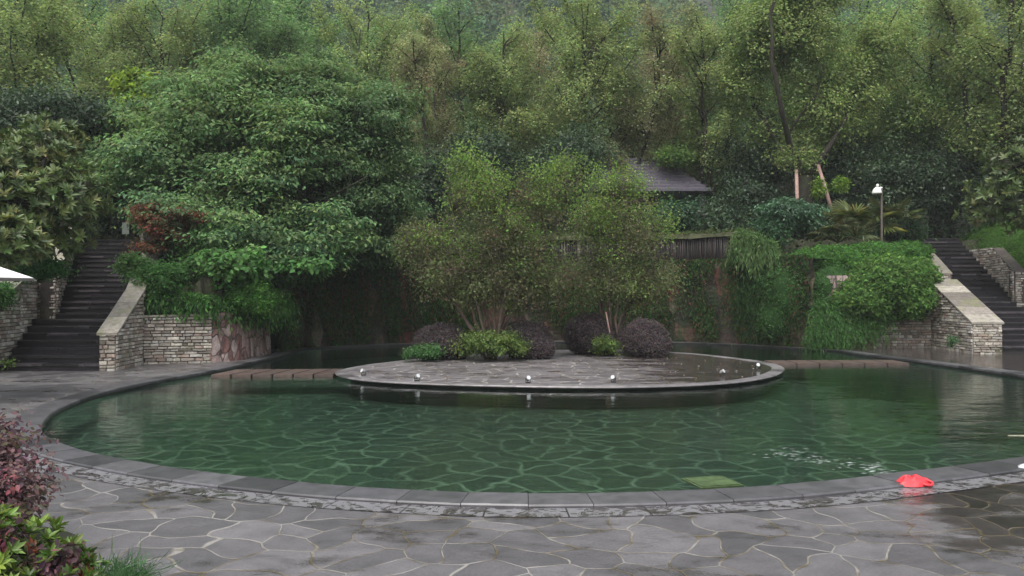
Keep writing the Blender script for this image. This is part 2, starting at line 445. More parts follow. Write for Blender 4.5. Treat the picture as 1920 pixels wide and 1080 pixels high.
def ball_solid(blobs, k, col):
    mb = MB()
    for b in blobs:
        prof = [(max(.001, math.sin(a)), -math.cos(a)) for a in np.linspace(0, math.pi, 9)]
        vs = []; S = 14
        for rr, z in prof:
            for j in range(S):
                a = 2*math.pi*j/S; vs.append((b[0]+b[3]*k*rr*math.cos(a), b[1]+b[4]*k*rr*math.sin(a), b[2]+b[5]*k*z))
        fs = [(i*S+j, i*S+(j+1) % S, (i+1)*S+(j+1) % S, (i+1)*S+j) for i in range(8) for j in range(S)]
        mb.add(vs, fs, col)
    return mb
def mound(name, label, cat, blobs, n, L, W, pal, group=None, mat='leaf', rough=.10, base=None, detail=0, k=.84, up=.3, corecol=None, patch=None, thick=.13):
    """dense clipped shrub: leaves in a shell round overlapping ellipsoids, over solid cores in a darker tone"""
    Ba = np.array([b[:6] for b in blobs]); area = (Ba[:, 3]*Ba[:, 5]+Ba[:, 4]*Ba[:, 5]+Ba[:, 3]*Ba[:, 4])
    kk = rng.choice(len(blobs), n, p=area/area.sum()); B = Ba[kk]; d = rdir(n)
    w = B[:, :3]*1.7
    lump = 1+rough*(np.sin(d[:, 0]*6+w[:, 0])*np.sin(d[:, 1]*7+w[:, 1]+1)+.8*np.sin(d[:, 2]*11+w[:, 2])*np.cos(d[:, 0]*10+w[:, 1])+.5*np.sin(d[:, 0]*23+d[:, 2]*19))
    P = B[:, :3]+d*B[:, 3:6]*((1-thick*rng.random(n)**1.5)*lump)[:, None]
    keep = np.ones(n, bool)
    for i, b in enumerate(Ba):
        q = (P-b[:3])/b[3:6]; keep &= ((q**2).sum(1) > .70) | (kk == i)
    P, d = P[keep], d[keep]; n = len(P)
    if base is None: base = (Ba[0, 0], Ba[0, 1], Ba[:, 2].min()-Ba[0, 5]*.9)
    N = unit(d*.8+rdir(n)*.75+np.array([0, 0, up])); U = unit(np.cross(N, rdir(n))+d*.35)
    cl = np.sin(P[:, 0]*5)*np.sin(P[:, 1]*6)*np.sin(P[:, 2]*7)
    C = jitter(palette(pal, n)*(1+.15*cl)[:, None], .25)
    l = L*(.6+.8*rng.random(n))
    cc = corecol or tuple(np.array(pal[0][:3])*.8)
    return tag(leaf_mesh(name, P, U, N, l, l*W/L, C, M[mat], None, base, detail, .15, ball_solid(blobs, k, cc)), label, cat, group)

def strands(starts, dirs, length, nleaf, L, W, pal, sag=1.0, spread=.05):
    """arching strands that leave in `dirs`, then fall; leaves along each"""
    n = len(starts); Ps, Us = [], []
    ln = length*(.5+.8*rng.random(n))[:, None]
    for i in range(nleaf):
        t = (i+rng.random((n, 1)))/nleaf
        p = starts+dirs*ln*t*.6; p = p.copy(); p[:, 2] -= (ln*t*t*sag)[:, 0]
        v = dirs*.6; v = np.repeat(v[:1]*0, n, 0)+v; v = v.copy(); v[:, 2] -= (2*t*sag)[:, 0]
        Ps.append(p+rng.normal(0, spread, (n, 3))); Us.append(unit(v+rdir(n)*.55))
    P = np.concatenate(Ps); U = np.concatenate(Us); m = len(P)
    N = unit(rdir(m)+np.array([0, -.3, .5]))
    C = jitter(np.tile(palette(pal, n)*(1+rng.normal(0, .15, (n, 1))), (nleaf, 1)), .22)
    l = L*(.6+.8*rng.random(m))
    return P, U, N, l, l*W/L, C

# ------------------------------------------------------------------ plan of the place
def smooth_loop(pts, n, closed=True):
    P = np.array(pts, float); m = len(P); out = []
    segs = m if closed else m-1
    for i in range(segs):
        p0, p1, p2, p3 = (P[(i-1) % m], P[i], P[(i+1) % m], P[(i+2) % m]) if closed else (P[max(i-1, 0)], P[i], P[i+1], P[min(i+2, m-1)])
        for t in np.linspace(0, 1, n, endpoint=False):
            out.append(.5*((2*p1)+(-p0+p2)*t+(2*p0-5*p1+4*p2-p3)*t*t+(-p0+3*p1-3*p2+p3)*t**3))
    if not closed: out.append(P[-1])
    return np.array(out)
POOL = [(5.3, 8.05), (3.59, 7.27), (1.95, 6.66), (.17, 6.45), (-1.15, 6.65), (-2.14, 6.98), (-3.1, 7.42), (-3.74, 7.8), (-4.4, 8.25),
        (-5.1, 8.9), (-5.6, 9.55), (-6.0, 10.3), (-6.4, 11.3), (-6.72, 12.7), (-6.85, 14.3), (-6.7, 15.8), (-6.5, 17.0), (-6.4, 18.8), (-6.4, 22.3),
        (-6.5, 24.3), (-6.1, 25.6), (-5.0, 26.8), (-3.5, 27.7), (-1.1, 28.7), (1.8, 29.2), (5.7, 28.6), (7.9, 27.0), (8.9, 25.6), (9.7, 24.1),
        (9.9, 21.6), (10.2, 19.6), (10.35, 17.6), (10.4, 16.0), (10.5, 14.2), (10.1, 12.2), (9.0, 10.4), (7.3, 9.1)]
pool = smooth_loop(POOL, 6)      # clockwise seen from above?
def offset(loop, d):
    t = np.roll(loop, -1, 0)-np.roll(loop, 1, 0); t /= np.linalg.norm(t, axis=1, keepdims=True)
    nrm = np.stack([t[:, 1], -t[:, 0]], 1)
    c = loop.mean(0)
    if ((loop-c)*nrm).sum() < 0: nrm = -nrm
    return loop+nrm*d
WZ = -.055
POOLCCW = sum(a[0]*b[1]-a[1]*b[0] for a, b in zip(pool, np.roll(pool, -1, 0))) > 0
def ring(mb, A, B, za, zb, col=(.5, .5, .5)):
    n = len(A); vs = [(*a, za) for a in A]+[(*b, zb) for b in B]
    mb.add(vs, [(i, (i+1) % n, n+(i+1) % n, n+i) for i in range(n)], col)
# water + floor
mb = MB(); mb.add([(*p, WZ) for p in offset(pool, .008)], [tuple(range(len(pool)))[::1 if POOLCCW else -1]])
mb = MB(); wp = offset(pool, .008); wp = wp if POOLCCW else wp[::-1]; mb.prism([tuple(p) for p in wp], -.47, WZ)
w = mb.build('water', M['water']); tag(w, 'still green pool water round the island', 'water', kind='structure')
mb = MB(); mb.add([(*p, -.42) for p in offset(pool, .05)], [tuple(range(len(pool)))])
tag(mb.build('pool_floor', M['poolfloor']), 'flagstone pool floor seen through green water', 'pool floor', kind='structure')
# plaza sheet, out to the horizon
mb = MB(); prev = offset(pool, .2); c0 = np.array([1.8, 17.])
n = len(pool); loops = [prev]
for r_ in (1, 3, 8, 20, 60, 200, 600):
    v = prev-c0; v /= np.linalg.norm(v, axis=1, keepdims=True); loops.append(prev+v*r_)
vs = [(*p, 0.) for lp in loops for p in lp]
mb.add(vs, [(k*n+i, k*n+(i+1) % n, (k+1)*n+(i+1) % n, (k+1)*n+i) for k in range(len(loops)-1) for i in range(n)])
tag(mb.build('ground', M['paving']), 'wet grey flagstone paving round the pool', 'paving', kind='structure')
# coping slabs
def slabs(A, B, z0, z1, name, mat, length, kind=None, parent=None, gap=.006, wet=.3, base=(.13, .125, .135), rng_=None, jit=.16):
    """A inner loop, B outer loop (open arrays); slabs about `length` long as one mesh"""
    s = np.concatenate([[0], np.cumsum(np.linalg.norm(np.diff(A, axis=0), axis=1))])
    mb = MB(); k = 0.0
    while k < s[-1]-.05:
        e = min(k+length*(.9+.2*random.random()), s[-1])
        if s[-1]-e < length*.4: e = s[-1]
        m = max(2, int((e-k)/.25)+1); ss = np.linspace(k+gap/2, e-gap/2, m)
        a = np.stack([np.interp(ss, s, A[:, 0]), np.interp(ss, s, A[:, 1])], 1)
        b = np.stack([np.interp(ss, s, B[:, 0]), np.interp(ss, s, B[:, 1])], 1)
        dz = random.uniform(-.002, .002); c = np.array(base)*random.uniform(1-jit, 1+jit)
        if random.random() < wet: c = c*random.uniform(.35, .6)
        ch = .012
        aa = a+(b-a)*ch/.4; bb = b+(a-b)*ch/.4
        vs = [(*p, z0) for p in a]+[(*p, z1-ch+dz) for p in a]+[(*p, z1+dz) for p in aa]+[(*p, z1+dz) for p in bb]+[(*p, z1-ch+dz) for p in b]+[(*p, z0) for p in b]
        fs = [(r*m+i, r*m+i+1, (r+1)*m+i+1, (r+1)*m+i) for r in range(5) for i in range(m-1)]
        fs += [tuple(r*m for r in range(6)), tuple(r*m+m-1 for r in range(5, -1, -1))]
        mb.add(vs, fs, c); k = e
    return mb.build(name, mat, parent)
cl = np.concatenate([pool, pool[:1]]); co = offset(pool, .37); co = np.concatenate([co, co[:1]])
nb = 19*6; nc = 28*6
A1 = np.concatenate([pool[nc:], pool[:nb+1]]); B1 = np.concatenate([offset(pool, .37)[nc:], offset(pool, .37)[:nb+1]])
mb = MB(); q0 = offset(pool, .012); q1 = offset(pool, .3); ring(mb, q0, q0, -.6, -.015); ring(mb, q0, q1, -.015, -.015)
mb.c = [(.022, .022, .022)]*len(mb.c)
tag(mb.build('pool_side', M['coping']), 'dark wet side wall of the pool below the coping', 'pool side', kind='structure')
mb = MB(); slabs(pool[nb:nc+1], offset(pool, .33)[nb:nc+1], -.01, .012, 'back_ledge', M['coping'], .7, base=(.03, .028, .028))['kind'] = 'structure'
c = slabs(A1, B1, -.02, .03, 'coping', M['coping'], .52, base=(.084, .081, .087))
tag(c, 'dark wet stone coping edging the whole pool', 'coping', kind='structure')
# gutter band on the near side
g0 = offset(pool, .375); g1 = offset(pool, .62)
idx = [i for i in range(-42, 66)]
A = g0[idx]; B = g1[idx]; mb = MB(); m = len(idx); s = np.concatenate([[0], np.cumsum(np.linalg.norm(np.diff(A, axis=0), axis=1))])
mb.add([(*p, .005) for p in A]+[(*p, .005) for p in B], [(i, i+1, m+i+1, m+i) for i in range(m-1)])
mb.uv = [(s[i], 0) for i in range(m)]+[(s[i], .285) for i in range(m)]
tag(mb.build('drain_channel', M['gutter']), 'pale perforated drain slabs running outside the near pool edge', 'drain channel', kind='structure')
# island
ISL = [(1.2, 14.2), (-.9, 14.55), (-2.4, 15.1), (-3.3, 15.9), (-3.75, 17.0), (-3.65, 18.2), (-3.2, 19.4), (-2.3, 20.9), (-.8, 22.9), (1.1, 24.1), (3.2, 24.3), (5.0, 22.9),
       (5.8, 21.3), (6.25, 19.6), (6.15, 18.1), (5.4, 16.4), (4.3, 15.1), (2.9, 14.4)]
isl = smooth_loop(ISL, 6); ii = offset(isl, -.28)
mb = MB(); mb.add([(*p, .016) for p in offset(isl, -.27)], [tuple(range(len(isl)))])
isl_b = MB(); isl_b.prism([tuple(p) for p in offset(isl, -.32)], -.6, -.004, (.02, .02, .02))
isl_o = mb.build('island', M['island']); tag(isl_o, 'low round paved island in the middle of the pool', 'island', kind='structure')
isl_b.build('base', M['coping'], isl_o)
slabs(np.concatenate([isl, isl[:1]]), np.concatenate([ii, ii[:1]]), -.006, .02, 'rim', M['coping'], .6, parent=isl_o, wet=.12, base=(.19, .175, .18))

# ------------------------------------------------------------------ terrain
def LL(x, pts):
    return np.interp(x, [p[0] for p in pts], [p[1] for p in pts])
def Hn(x, y):
    x = np.asarray(x, float); y = np.asarray(y, float)
    left = 1.2+np.clip(y-19.6, 0, 6.5)*.38
    left = np.where(x < -11.5, np.maximum(left, 1.75), left)
    right = 1.45+np.clip(y-25.2, 0, 6.5)*.38
    mid = 3.85+0*x
    wl = np.clip((x+8.5)/2.5, 0, 1); wr = np.clip((x-8)/2.5, 0, 1)
    h = left*(1-wl)+mid*wl; h = h*(1-wr)+right*wr
    h = np.where(y > 30, np.maximum(h, 3.8), h)
    h = h+np.clip(y-35, 0, 20)*.22+np.clip(y-55, 0, 400)*.52
    h = h+.25*np.sin(x*.31+y*.17)*np.clip((y-34)/8, 0, 1)
    # stair corridors
    def corr(h, x0a, x0b, y0, x1a, x1b, y1, z0, z1):
        t = np.clip((y-y0)/(y1-y0), 0, 1); a = x0a+(x1a-x0a)*t; b = x0b+(x1b-x0b)*t
        ins = (x > a-.3) & (x < b+.3) & (y > y0-1) & (y < y1+1.2)
        return np.where(ins, np.minimum(h, z0+(z1-z0)*t-.35), h)
    h = corr(h, -11.4, -9.2, 19.6, -13.6, -11.9, 25.2, 1.0, 3.5)
    h = corr(h, -11.2, -9.0, 17.4, -11.8, -9.2, 19.8, 0, 1.0)
    h = corr(h, 14.3, 16.4, 26, 15.4, 17.1, 30.8, 1.2, 3.9)
    h = corr(h, 14.0, 17.4, 23.5, 14.2, 17.4, 26, 0, 1.2)
    return h
back = [p for p in offset(pool, 1.05)[19*6:27*6]]
LOW = [(-90, -30), (90, -30), (90, 23.9), (17.3, 23.9), (17.3, 26.2), (13.75, 26.2), (13.75, 25.8), (11.5, 25.8), (10.0, 26.0)] + [tuple(p) for p in back[::-1]] + \
      [(-7.15, 22.8), (-7.25, 20.15), (-8.9, 19.6), (-9.1, 19.8), (-9.5, 20.4), (-11.5, 20.2), (-11.95, 19.9), (-11.4, 17.2), (-90, 17.2)]
def in_poly(x, y, poly):
    x = np.asarray(x, float); y = np.asarray(y, float); ins = np.zeros(x.shape, bool); n = len(poly)
    for i in range(n):
        x0, y0 = poly[i]; x1, y1 = poly[(i+1) % n]
        cnd = ((y0 > y) != (y1 > y)) & (x < (x1-x0)*(y-y0)/((y1-y0) or 1e-9)+x0)
        ins ^= cnd
    return ins
xs = np.concatenate([np.arange(-110, -20, 5), np.arange(-20, 22, .2), np.arange(22, 120, 5)])
ys = np.concatenate([np.arange(16.8, 34, .2), np.arange(34, 36, .5), np.arange(36, 60, 1.5), np.arange(60, 200, 8)])
X, Y = np.meshgrid(xs, ys); Z = Hn(X, Y); low = in_poly(X, Y, LOW); Z = np.where(low, -.62, Z)
nx = len(xs); mb = MB(); vs = np.stack([X, Y, Z], -1).reshape(-1, 3); lowf = low.ravel()
fs = []
for j in range(len(ys)-1):
    for i in range(nx-1):
        q = (j*nx+i, j*nx+i+1, (j+1)*nx+i+1, (j+1)*nx+i)
        if not (lowf[q[0]] and lowf[q[1]] and lowf[q[2]] and lowf[q[3]]): fs.append(q)
mb.add(vs, fs); tag(mb.build('hillside', M['soil'], None, True), 'dark soil slope under the trees behind the pool', 'hillside', kind='structure')

# ------------------------------------------------------------------ stone walls
CREAM = [(.44, .40, .34), (.50, .46, .39), (.36, .32, .28), (.29, .25, .215), (.46, .43, .39), (.36, .28, .235), (.24, .205, .175)]
def stone_face(mb, a, b, z0, za, zb, out, cols=CREAM, ch=.078):
    a = np.array(a, float); b = np.array(b, float); Ln = np.linalg.norm(b-a); t = (b-a)/Ln
    nrm = np.array([t[1], -t[0]]);
    if nrm @ np.array(out) < 0: nrm = -nrm
    z = z0; zmax = max(za, zb)
    while z < zmax-.02:
        h = ch*random.uniform(.75, 1.3); s = -random.uniform(0, .15)
        while s < Ln:
            l = random.uniform(.09, .33); s0 = max(s, 0); s1 = min(s+l, Ln); s += l
            if s1-s0 < .03: continue
            top = min(z+h, za+(zb-za)*(s0/Ln), za+(zb-za)*(s1/Ln))
            if top-z < .02: continue
            pr = random.uniform(.012, .05); g = .006; c = np.array(random.choice(cols))*random.uniform(.65, 1.25)
            p0 = a+t*(s0+g); p1 = a+t*(s1-g); zb0, zt = z+g, top-g
            q = []
            for (p, zz) in ((p0, zb0), (p1, zb0), (p1, zt), (p0, zt)): q.append((p[0], p[1], zz))
            e = .009
            for (p, zz, sx_, sz) in ((p0, zb0, 1, 1), (p1, zb0, -1, 1), (p1, zt, -1, -1), (p0, zt, 1, -1)):
                j = random.uniform(.5, 1.6)*e; pp = p+t*sx_*j+nrm*(pr+random.uniform(-.006, .006))
                q.append((pp[0], pp[1], zz+sz*random.uniform(.5, 1.6)*e))
            mb.add(q, [(4, 5, 6, 7), (0, 1, 5, 4), (1, 2, 6, 5), (2, 3, 7, 6), (3, 0, 4, 7)], c)
        z += h
def stone_wall(name, label, pts, tops, thick, side, z0=-.02, faces=('front', 'back', 'start', 'end'), cap=True, capt=.055, cat='stone wall', group=None):
    """pts: plan polyline of the front face; tops: top z per point; side: plan vector pointing out of the front face"""
    root = empty(name, (pts[0][0], pts[0][1], 0), label, cat, group)
    P = np.array(pts, float); T = list(tops); core = MB(); fm = MB(); cm = MB()
    off = []
    for i in range(len(P)):
        t = P[min(i+1, len(P)-1)]-P[max(i-1, 0)]; t /= np.linalg.norm(t); nn = np.array([t[1], -t[0]])
        if nn @ np.array(side) < 0: nn = -nn
        off.append(P[i]-nn*thick)
    off = np.array(off)
    for i in range(len(P)-1):
        core.prism([P[i], P[i+1], off[i+1], off[i]], z0, [T[i], T[i+1], T[i+1], T[i]], (.06, .05, .045))
        sd = P[i]-off[i]
        if 'front' in faces: stone_face(fm, P[i], P[i+1], z0, T[i], T[i+1], sd)
        if 'back' in faces: stone_face(fm, off[i], off[i+1], z0, T[i], T[i+1], -sd)
        if cap:
            t = (P[i+1]-P[i]); Ln = np.linalg.norm(t); t /= Ln; nn = sd/np.linalg.norm(sd); k = max(1, int(Ln/.45))
            for j in range(k):
                u0, u1 = j/k+.004, (j+1)/k-.004
                if j == 0 and i == 0: u0 -= .05/Ln
                q = [P[i]+(P[i+1]-P[i])*u0+nn*.045, P[i]+(P[i+1]-P[i])*u1+nn*.045, off[i]+(off[i+1]-off[i])*u1-nn*.045, off[i]+(off[i+1]-off[i])*u0-nn*.045]
                zz = [T[i]+(T[i+1]-T[i])*u for u in (u0, u1, u1, u0)]
                cm.prism(q, [v+.002 for v in zz], [v+capt+random.uniform(-.006, .006) for v in zz], np.array(random.choice(CREAM[:3]))*random.uniform(.36, .64))
    if 'start' in faces: stone_face(fm, P[0], off[0], z0, T[0], T[0], P[0]-P[1])
    if 'end' in faces: stone_face(fm, P[-1], off[-1], z0, T[-1], T[-1], P[-1]-P[-2])
    o = root.location
    core.build('core', M['stone'], root, False, o); fm.build('masonry', M['stone'], root, False, o)
    if cap: cm.build('cap_stone', M['cap'], root, False, o)
    return root
# left stairs' walls
stone_wall('stone_wall', 'pale stacked stone wall with sloping cap at the right side of the left stairs', [(-8.66, 17.5), (-8.88, 19.25), (-9.3, 20.6)], [.80, 1.74, 2.3], .34, (1, 0), faces=('front', 'start'))
stone_wall('stone_wall', 'pale stacked stone wall with hanging ferns between the left stairs and the pink stone wall', [(-8.86, 19.25), (-7.4, 19.75)], [1.12, 1.15], .35, (0, -1), faces=('front',), cap=True)
stone_wall('stone_wall', 'tall pale stone wall flanking the lower flight of the left stairs, under the big leaved tree', [(-11.05, 16.6), (-11.25, 17.5), (-11.5, 18.7), (-11.75, 19.75)], [1.15, 1.45, 1.93, 1.95], .4, (1, 0), faces=('front', 'start'))
stone_wall('stone_wall', 'narrow stone wall climbing the left edge of the upper left flight', [(-11.78, 19.8), (-11.28, 19.8), (-13.0, 23.6), (-13.9, 25.4)], [2.0, 2.05, 3.5, 4.1], .35, (.9, -.3), faces=('front',))
stone_wall('stone_wall', 'mostly hidden stone wall between the upper left flight and the maple', [(-9.34, 20.65), (-11.7, 25.2)], [2.0, 4.0], .3, (-1, -.3), faces=('front', 'start'), cap=False)
stone_wall('stone_wall', 'low stone wall running on from the left stair wall past the left edge', [(-11.45, 17.0), (-16, 16.95), (-26, 16.9)], [1.7, 1.8, 1.8], .4, (0, -1), faces=('front',))
# right stairs' walls
stone_wall('stone_wall', 'pale stacked stone pier wall with mossy sloping cap left of the right stairs', [(13.1, 22.75), (13.42, 25.7)], [.86, 2.14], .78, (-1, 0), faces=('front', 'start'))
stone_wall('stone_wall', 'pale stone wall under the clipped hedge left of the right pier', [(10.6, 25.55), (13.44, 25.6)], [1.35, 1.5], .35, (0, -1), faces=('front',), cap=False)
stone_wall('stone_wall', 'upper sloping cap wall behind the right pier beside the hedge', [(13.7, 26.0), (14.85, 29.7)], [2.35, 3.45], .5, (-1, .2), faces=('front', 'start', 'back'))
stone_wall('stone_wall', 'stone wall below the grass bank on the right of the upper right flight', [(16.38, 26.1), (16.95, 28.2), (17.2, 30.4)], [2.45, 3.36, 3.40], .35, (-1, .2), faces=('front',), cap=False)
stone_wall('stone_wall', 'stone wall facing the landing at the right edge of the photo', [(16.4, 26.06), (19.5, 26.06)], [2.45, 2.5], .35, (0, -1), faces=('front',), cap=False)

# pink flagstone walls
def curved_wall(name, label, pts, z0, z1, th, mat, out, n=8, taper=0.0, cat='stone wall'):
    P = smooth_loop(pts, n, False); t = np.gradient(P, axis=0); t /= np.linalg.norm(t, axis=1, keepdims=True)
    nn = np.stack([t[:, 1], -t[:, 0]], 1); nn *= np.sign((nn*np.array(out)).sum(1))[:, None]
    root = MB(); m = len(P); zs = np.linspace(z0, z1, 10); vs = []
    for k, z in enumerate(zs):
        for i in range(m):
            q = P[i]-nn[i]*taper*(z-z0)+nn[i]*random.uniform(-.012, .012); vs.append((q[0], q[1], z))
    fs = [(k*m+i, k*m+i+1, (k+1)*m+i+1, (k+1)*m+i) for k in range(9) for i in range(m-1)]
    o = len(vs)
    for i in range(m):
        q = P[i]-nn[i]*(th+taper*(z1-z0)); vs.append((q[0], q[1], z1))
    for i in range(m):
        q = P[i]-nn[i]*(th+taper*(z1-z0)); vs.append((q[0], q[1], z0))
    fs += [(9*m+i, 9*m+i+1, o+i+1, o+i) for i in range(m-1)]+[(o+i, o+i+1, o+m+i+1, o+m+i) for i in range(m-1)]
    fs += [tuple([k*m for k in range(10)]+[o, o+m]), tuple([k*m+m-1 for k in range(10)][::-1]+[o+m+m-1, o+m-1][0:2])]
    root.add(vs, fs)
    return tag(root.build(name, mat), label, cat)
curved_wall('flagstone_wall', 'curved pink crazy paved stone wall at the left end of the pool, ferns spilling over it', [(-7.42, 19.7), (-7.05, 20.2), (-6.82, 21.2), (-6.8, 22.6)], -.05, 1.22, .5, M['pink'], (1, -.3), taper=.05)
curved_wall('flagstone_wall', 'pink flagstone wall mostly buried by hanging creeper left of the right hedge', [(9.55, 25.9), (10.3, 25.2), (11.5, 25.45)], -.1, 2.3, .45, M['pink'], (-.2, -1), taper=.03)
curved_wall('flagstone_wall', 'short dark return of the pink stone wall behind the hanging ferns', [(-6.85, 22.65), (-7.5, 22.75)], -.1, 1.25, .3, M['pink'], (0, 1))
# back wall: rough rocky
wl = offset(pool, .28)[18*6+3:27*6+3]
def back_wall():
    P = wl; m = len(P); zs = np.linspace(-.6, 2.85, 26); cen_ = np.array([1.6, 20.]); mb = MB(); vs = []
    for z in zs:
        for i in range(m):
            q = P[i]; d = (q-cen_)/np.linalg.norm(q-cen_); s = i*.4
            o = .10*mathutils.noise.noise((s*1.1, z*.6, 0))+.12*mathutils.noise.noise((s*3., z*1.6, 5))+random.uniform(-.02, .02)
            o = max(o, -.12)
            vs.append((q[0]+d[0]*(.1+o), q[1]+d[1]*(.1+o), z))
    k = len(zs); fs = [(r*m+i, r*m+i+1, (r+1)*m+i+1, (r+1)*m+i) for r in range(k-1) for i in range(m-1)]
    o = len(vs)
    for i in range(m):
        d = (P[i]-cen_)/np.linalg.norm(P[i]-cen_); vs.append((P[i][0]+d[0]*.9, P[i][1]+d[1]*.9, 2.85))
    fs += [((k-1)*m+i, (k-1)*m+i+1, o+i+1, o+i) for i in range(m-1)]
    mb.add(vs, fs); root = empty('retaining_wall', (P[m//2][0], P[m//2][1], 0), 'dark rocky retaining wall with creepers curving behind the island', 'retaining wall')
    mb.build('rock_face', M['rock'], root, False, root.location)
    return root
bw = back_wall()
# palisade above it with a mossy beam
cen_ = np.array([1.6, 20.]); fr = []
pl = wl[6:-8]; dd = (pl-cen_)/np.linalg.norm(pl-cen_, axis=1, keepdims=True); fl = pl+dd*.55
s = np.concatenate([[0], np.cumsum(np.linalg.norm(np.diff(fl, axis=0), axis=1))])
froot = empty('palisade_fence', (fl[len(fl)//2][0], fl[len(fl)//2][1], 2.85), 'dark upright bamboo palings under a mossy beam on top of the rocky wall', 'fence')
mb = MB(); k = 0
while k < s[-1]:
    x = np.interp(k, s, fl[:, 0]); y = np.interp(k, s, fl[:, 1])
    is_pale = random.random() < .22; c = (.17, .15, .12) if is_pale else np.array((.05, .042, .04))*random.uniform(.5, 1.5)  # a random few palings are paler than the rest
    mb.tube([(x+random.uniform(-.02, .02), y, 2.86), (x, y+random.uniform(-.02, .02), 3.78)], random.uniform(.02, .035), 6, c)
    k += random.uniform(.06, .1)
mb.build('palings', M['bamboo'], froot, True, froot.location)
mb = MB(); bi = fl-dd*.14; bo = fl+dd*.6; m = len(fl)
vs = []
for zz, lp in ((3.75, bi), (3.9, bi), (3.93, bo), (3.7, bo)):
    vs += [(p[0]+random.uniform(-.02, .02), p[1]+random.uniform(-.02, .02), zz+random.uniform(-.02, .025)) for p in lp]
mb.add(vs, [(r*m+i, r*m+i+1, ((r+1) % 4)*m+i+1, ((r+1) % 4)*m+i) for r in range(4) for i in range(m-1)])
mb.build('beam', M['moss'], froot, False, froot.location)
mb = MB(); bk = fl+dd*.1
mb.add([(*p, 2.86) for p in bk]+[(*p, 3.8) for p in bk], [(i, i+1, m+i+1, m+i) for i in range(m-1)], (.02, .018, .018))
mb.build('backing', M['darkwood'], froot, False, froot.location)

# ------------------------------------------------------------------ stairs
def stairs(name, label, flights):
    f0 = flights[0]; root = empty(name, (f0[0][0], f0[0][1], 0), label, 'stairs')
    for (L0, L1, R0, R1, z0, n, rise) in flights:
        L0, L1, R0, R1 = map(lambda p: np.array(p, float), (L0, L1, R0, R1))
        for i in range(n):
            mb = MB(); t0, t1 = i/n, (i+1)/n+.4/n
            a, b = L0+(L1-L0)*t0, R0+(R1-R0)*t0; c, d = R0+(R1-R0)*t1, L0+(L1-L0)*t1
            z = z0+rise*(i+1)
            dk = np.array((.014, .011, .014))
            mb.prism([a, b, c, d], z-rise-.1, z-.05, dk*random.uniform(.6, 1.6))
            k = random.randint(3, 5); cuts = [0]+sorted(random.uniform(.1, .9) for _ in range(k-1))+[1]
            e = (a-d)/np.linalg.norm(a-d)*.035
            for u0, u1 in zip(cuts[:-1], cuts[1:]):
                if u1-u0 < .02: continue
                e1 = e*random.uniform(.6, 1.3); p = [a+(b-a)*(u0+.002)+e1, a+(b-a)*(u1-.002)+e*random.uniform(.6, 1.3), d+(c-d)*(u1-.002), d+(c-d)*(u0+.002)]
                br = .045+.03*random.random() if random.random() < .25 else .014+.012*random.random()
                mb.prism(p, z-.052, z+random.uniform(-.006, .004), (br, br*.86, br*.94))
            mb.build('step', M['step'], root, False, root.location)
    return root
stairs('staircase', 'long dark stone staircase climbing between walls at the left', [
    ((-11.15, 17.5), (-11.7, 19.7), (-9.0, 17.5), (-9.25, 19.7), 0, 7, .153),
    ((-11.25, 19.75), (-13.6, 25.2), (-9.3, 19.75), (-11.75, 25.2), 1.07, 16, .146)])
stairs('staircase', 'dark stone staircase climbing beside the pale pier at the right', [
    ((13.95, 23.5), (14.2, 25.95), (17.6, 23.5), (17.6, 25.95), 0, 8, .164),
    ((14.25, 26.0), (15.35, 30.8), (16.4, 26.0), (17.1, 30.8), 1.31, 16, .16)])

# stepping slabs
def slab(p, z, label, group, name='stepping_slab'):
    mb = MB(); q = [np.array(x) for x in p]; c = np.mean(q, 0)
    col = np.array((.10, .068, .058))*random.uniform(.8, 1.2)
    mb.prism(q, z-.09, z-.012, col*.8); mb.prism([c+(x-c)*.97 for x in q], z-.013, z, col)
    o = mb.build(name, M['coping'], None, False, (c[0], c[1], z-.09)); o.location = (c[0], c[1], z-.09)
    for v in o.data.vertices: pass
    return tag(o, label, 'stepping slab', group)
words = ['first', 'second', 'third', 'fourth', 'fifth', 'sixth']
for i in range(6):
    x0 = -6.22+i*.42; x1 = x0+.385; y0 = 16.55+i*.03
    slab([(x0, y0), (x1, y0+.01), (x1+.13, y0+1.25), (x0+.13, y0+1.24)], .01, '%s flat stone slab from the left coping in the row leading to the island' % words[i], 'stepping slabs left of the island')
for i in range(6):
    x0 = 6.35+i*.56; y0 = 19.35+i*.03
    slab([(x0, y0), (x0+.53, y0+.02), (x0+.57, y0+1.0), (x0+.04, y0+.98)], .01, '%s dark slab from the island in the row leading to the right coping' % words[i], 'stepping slabs right of the island')

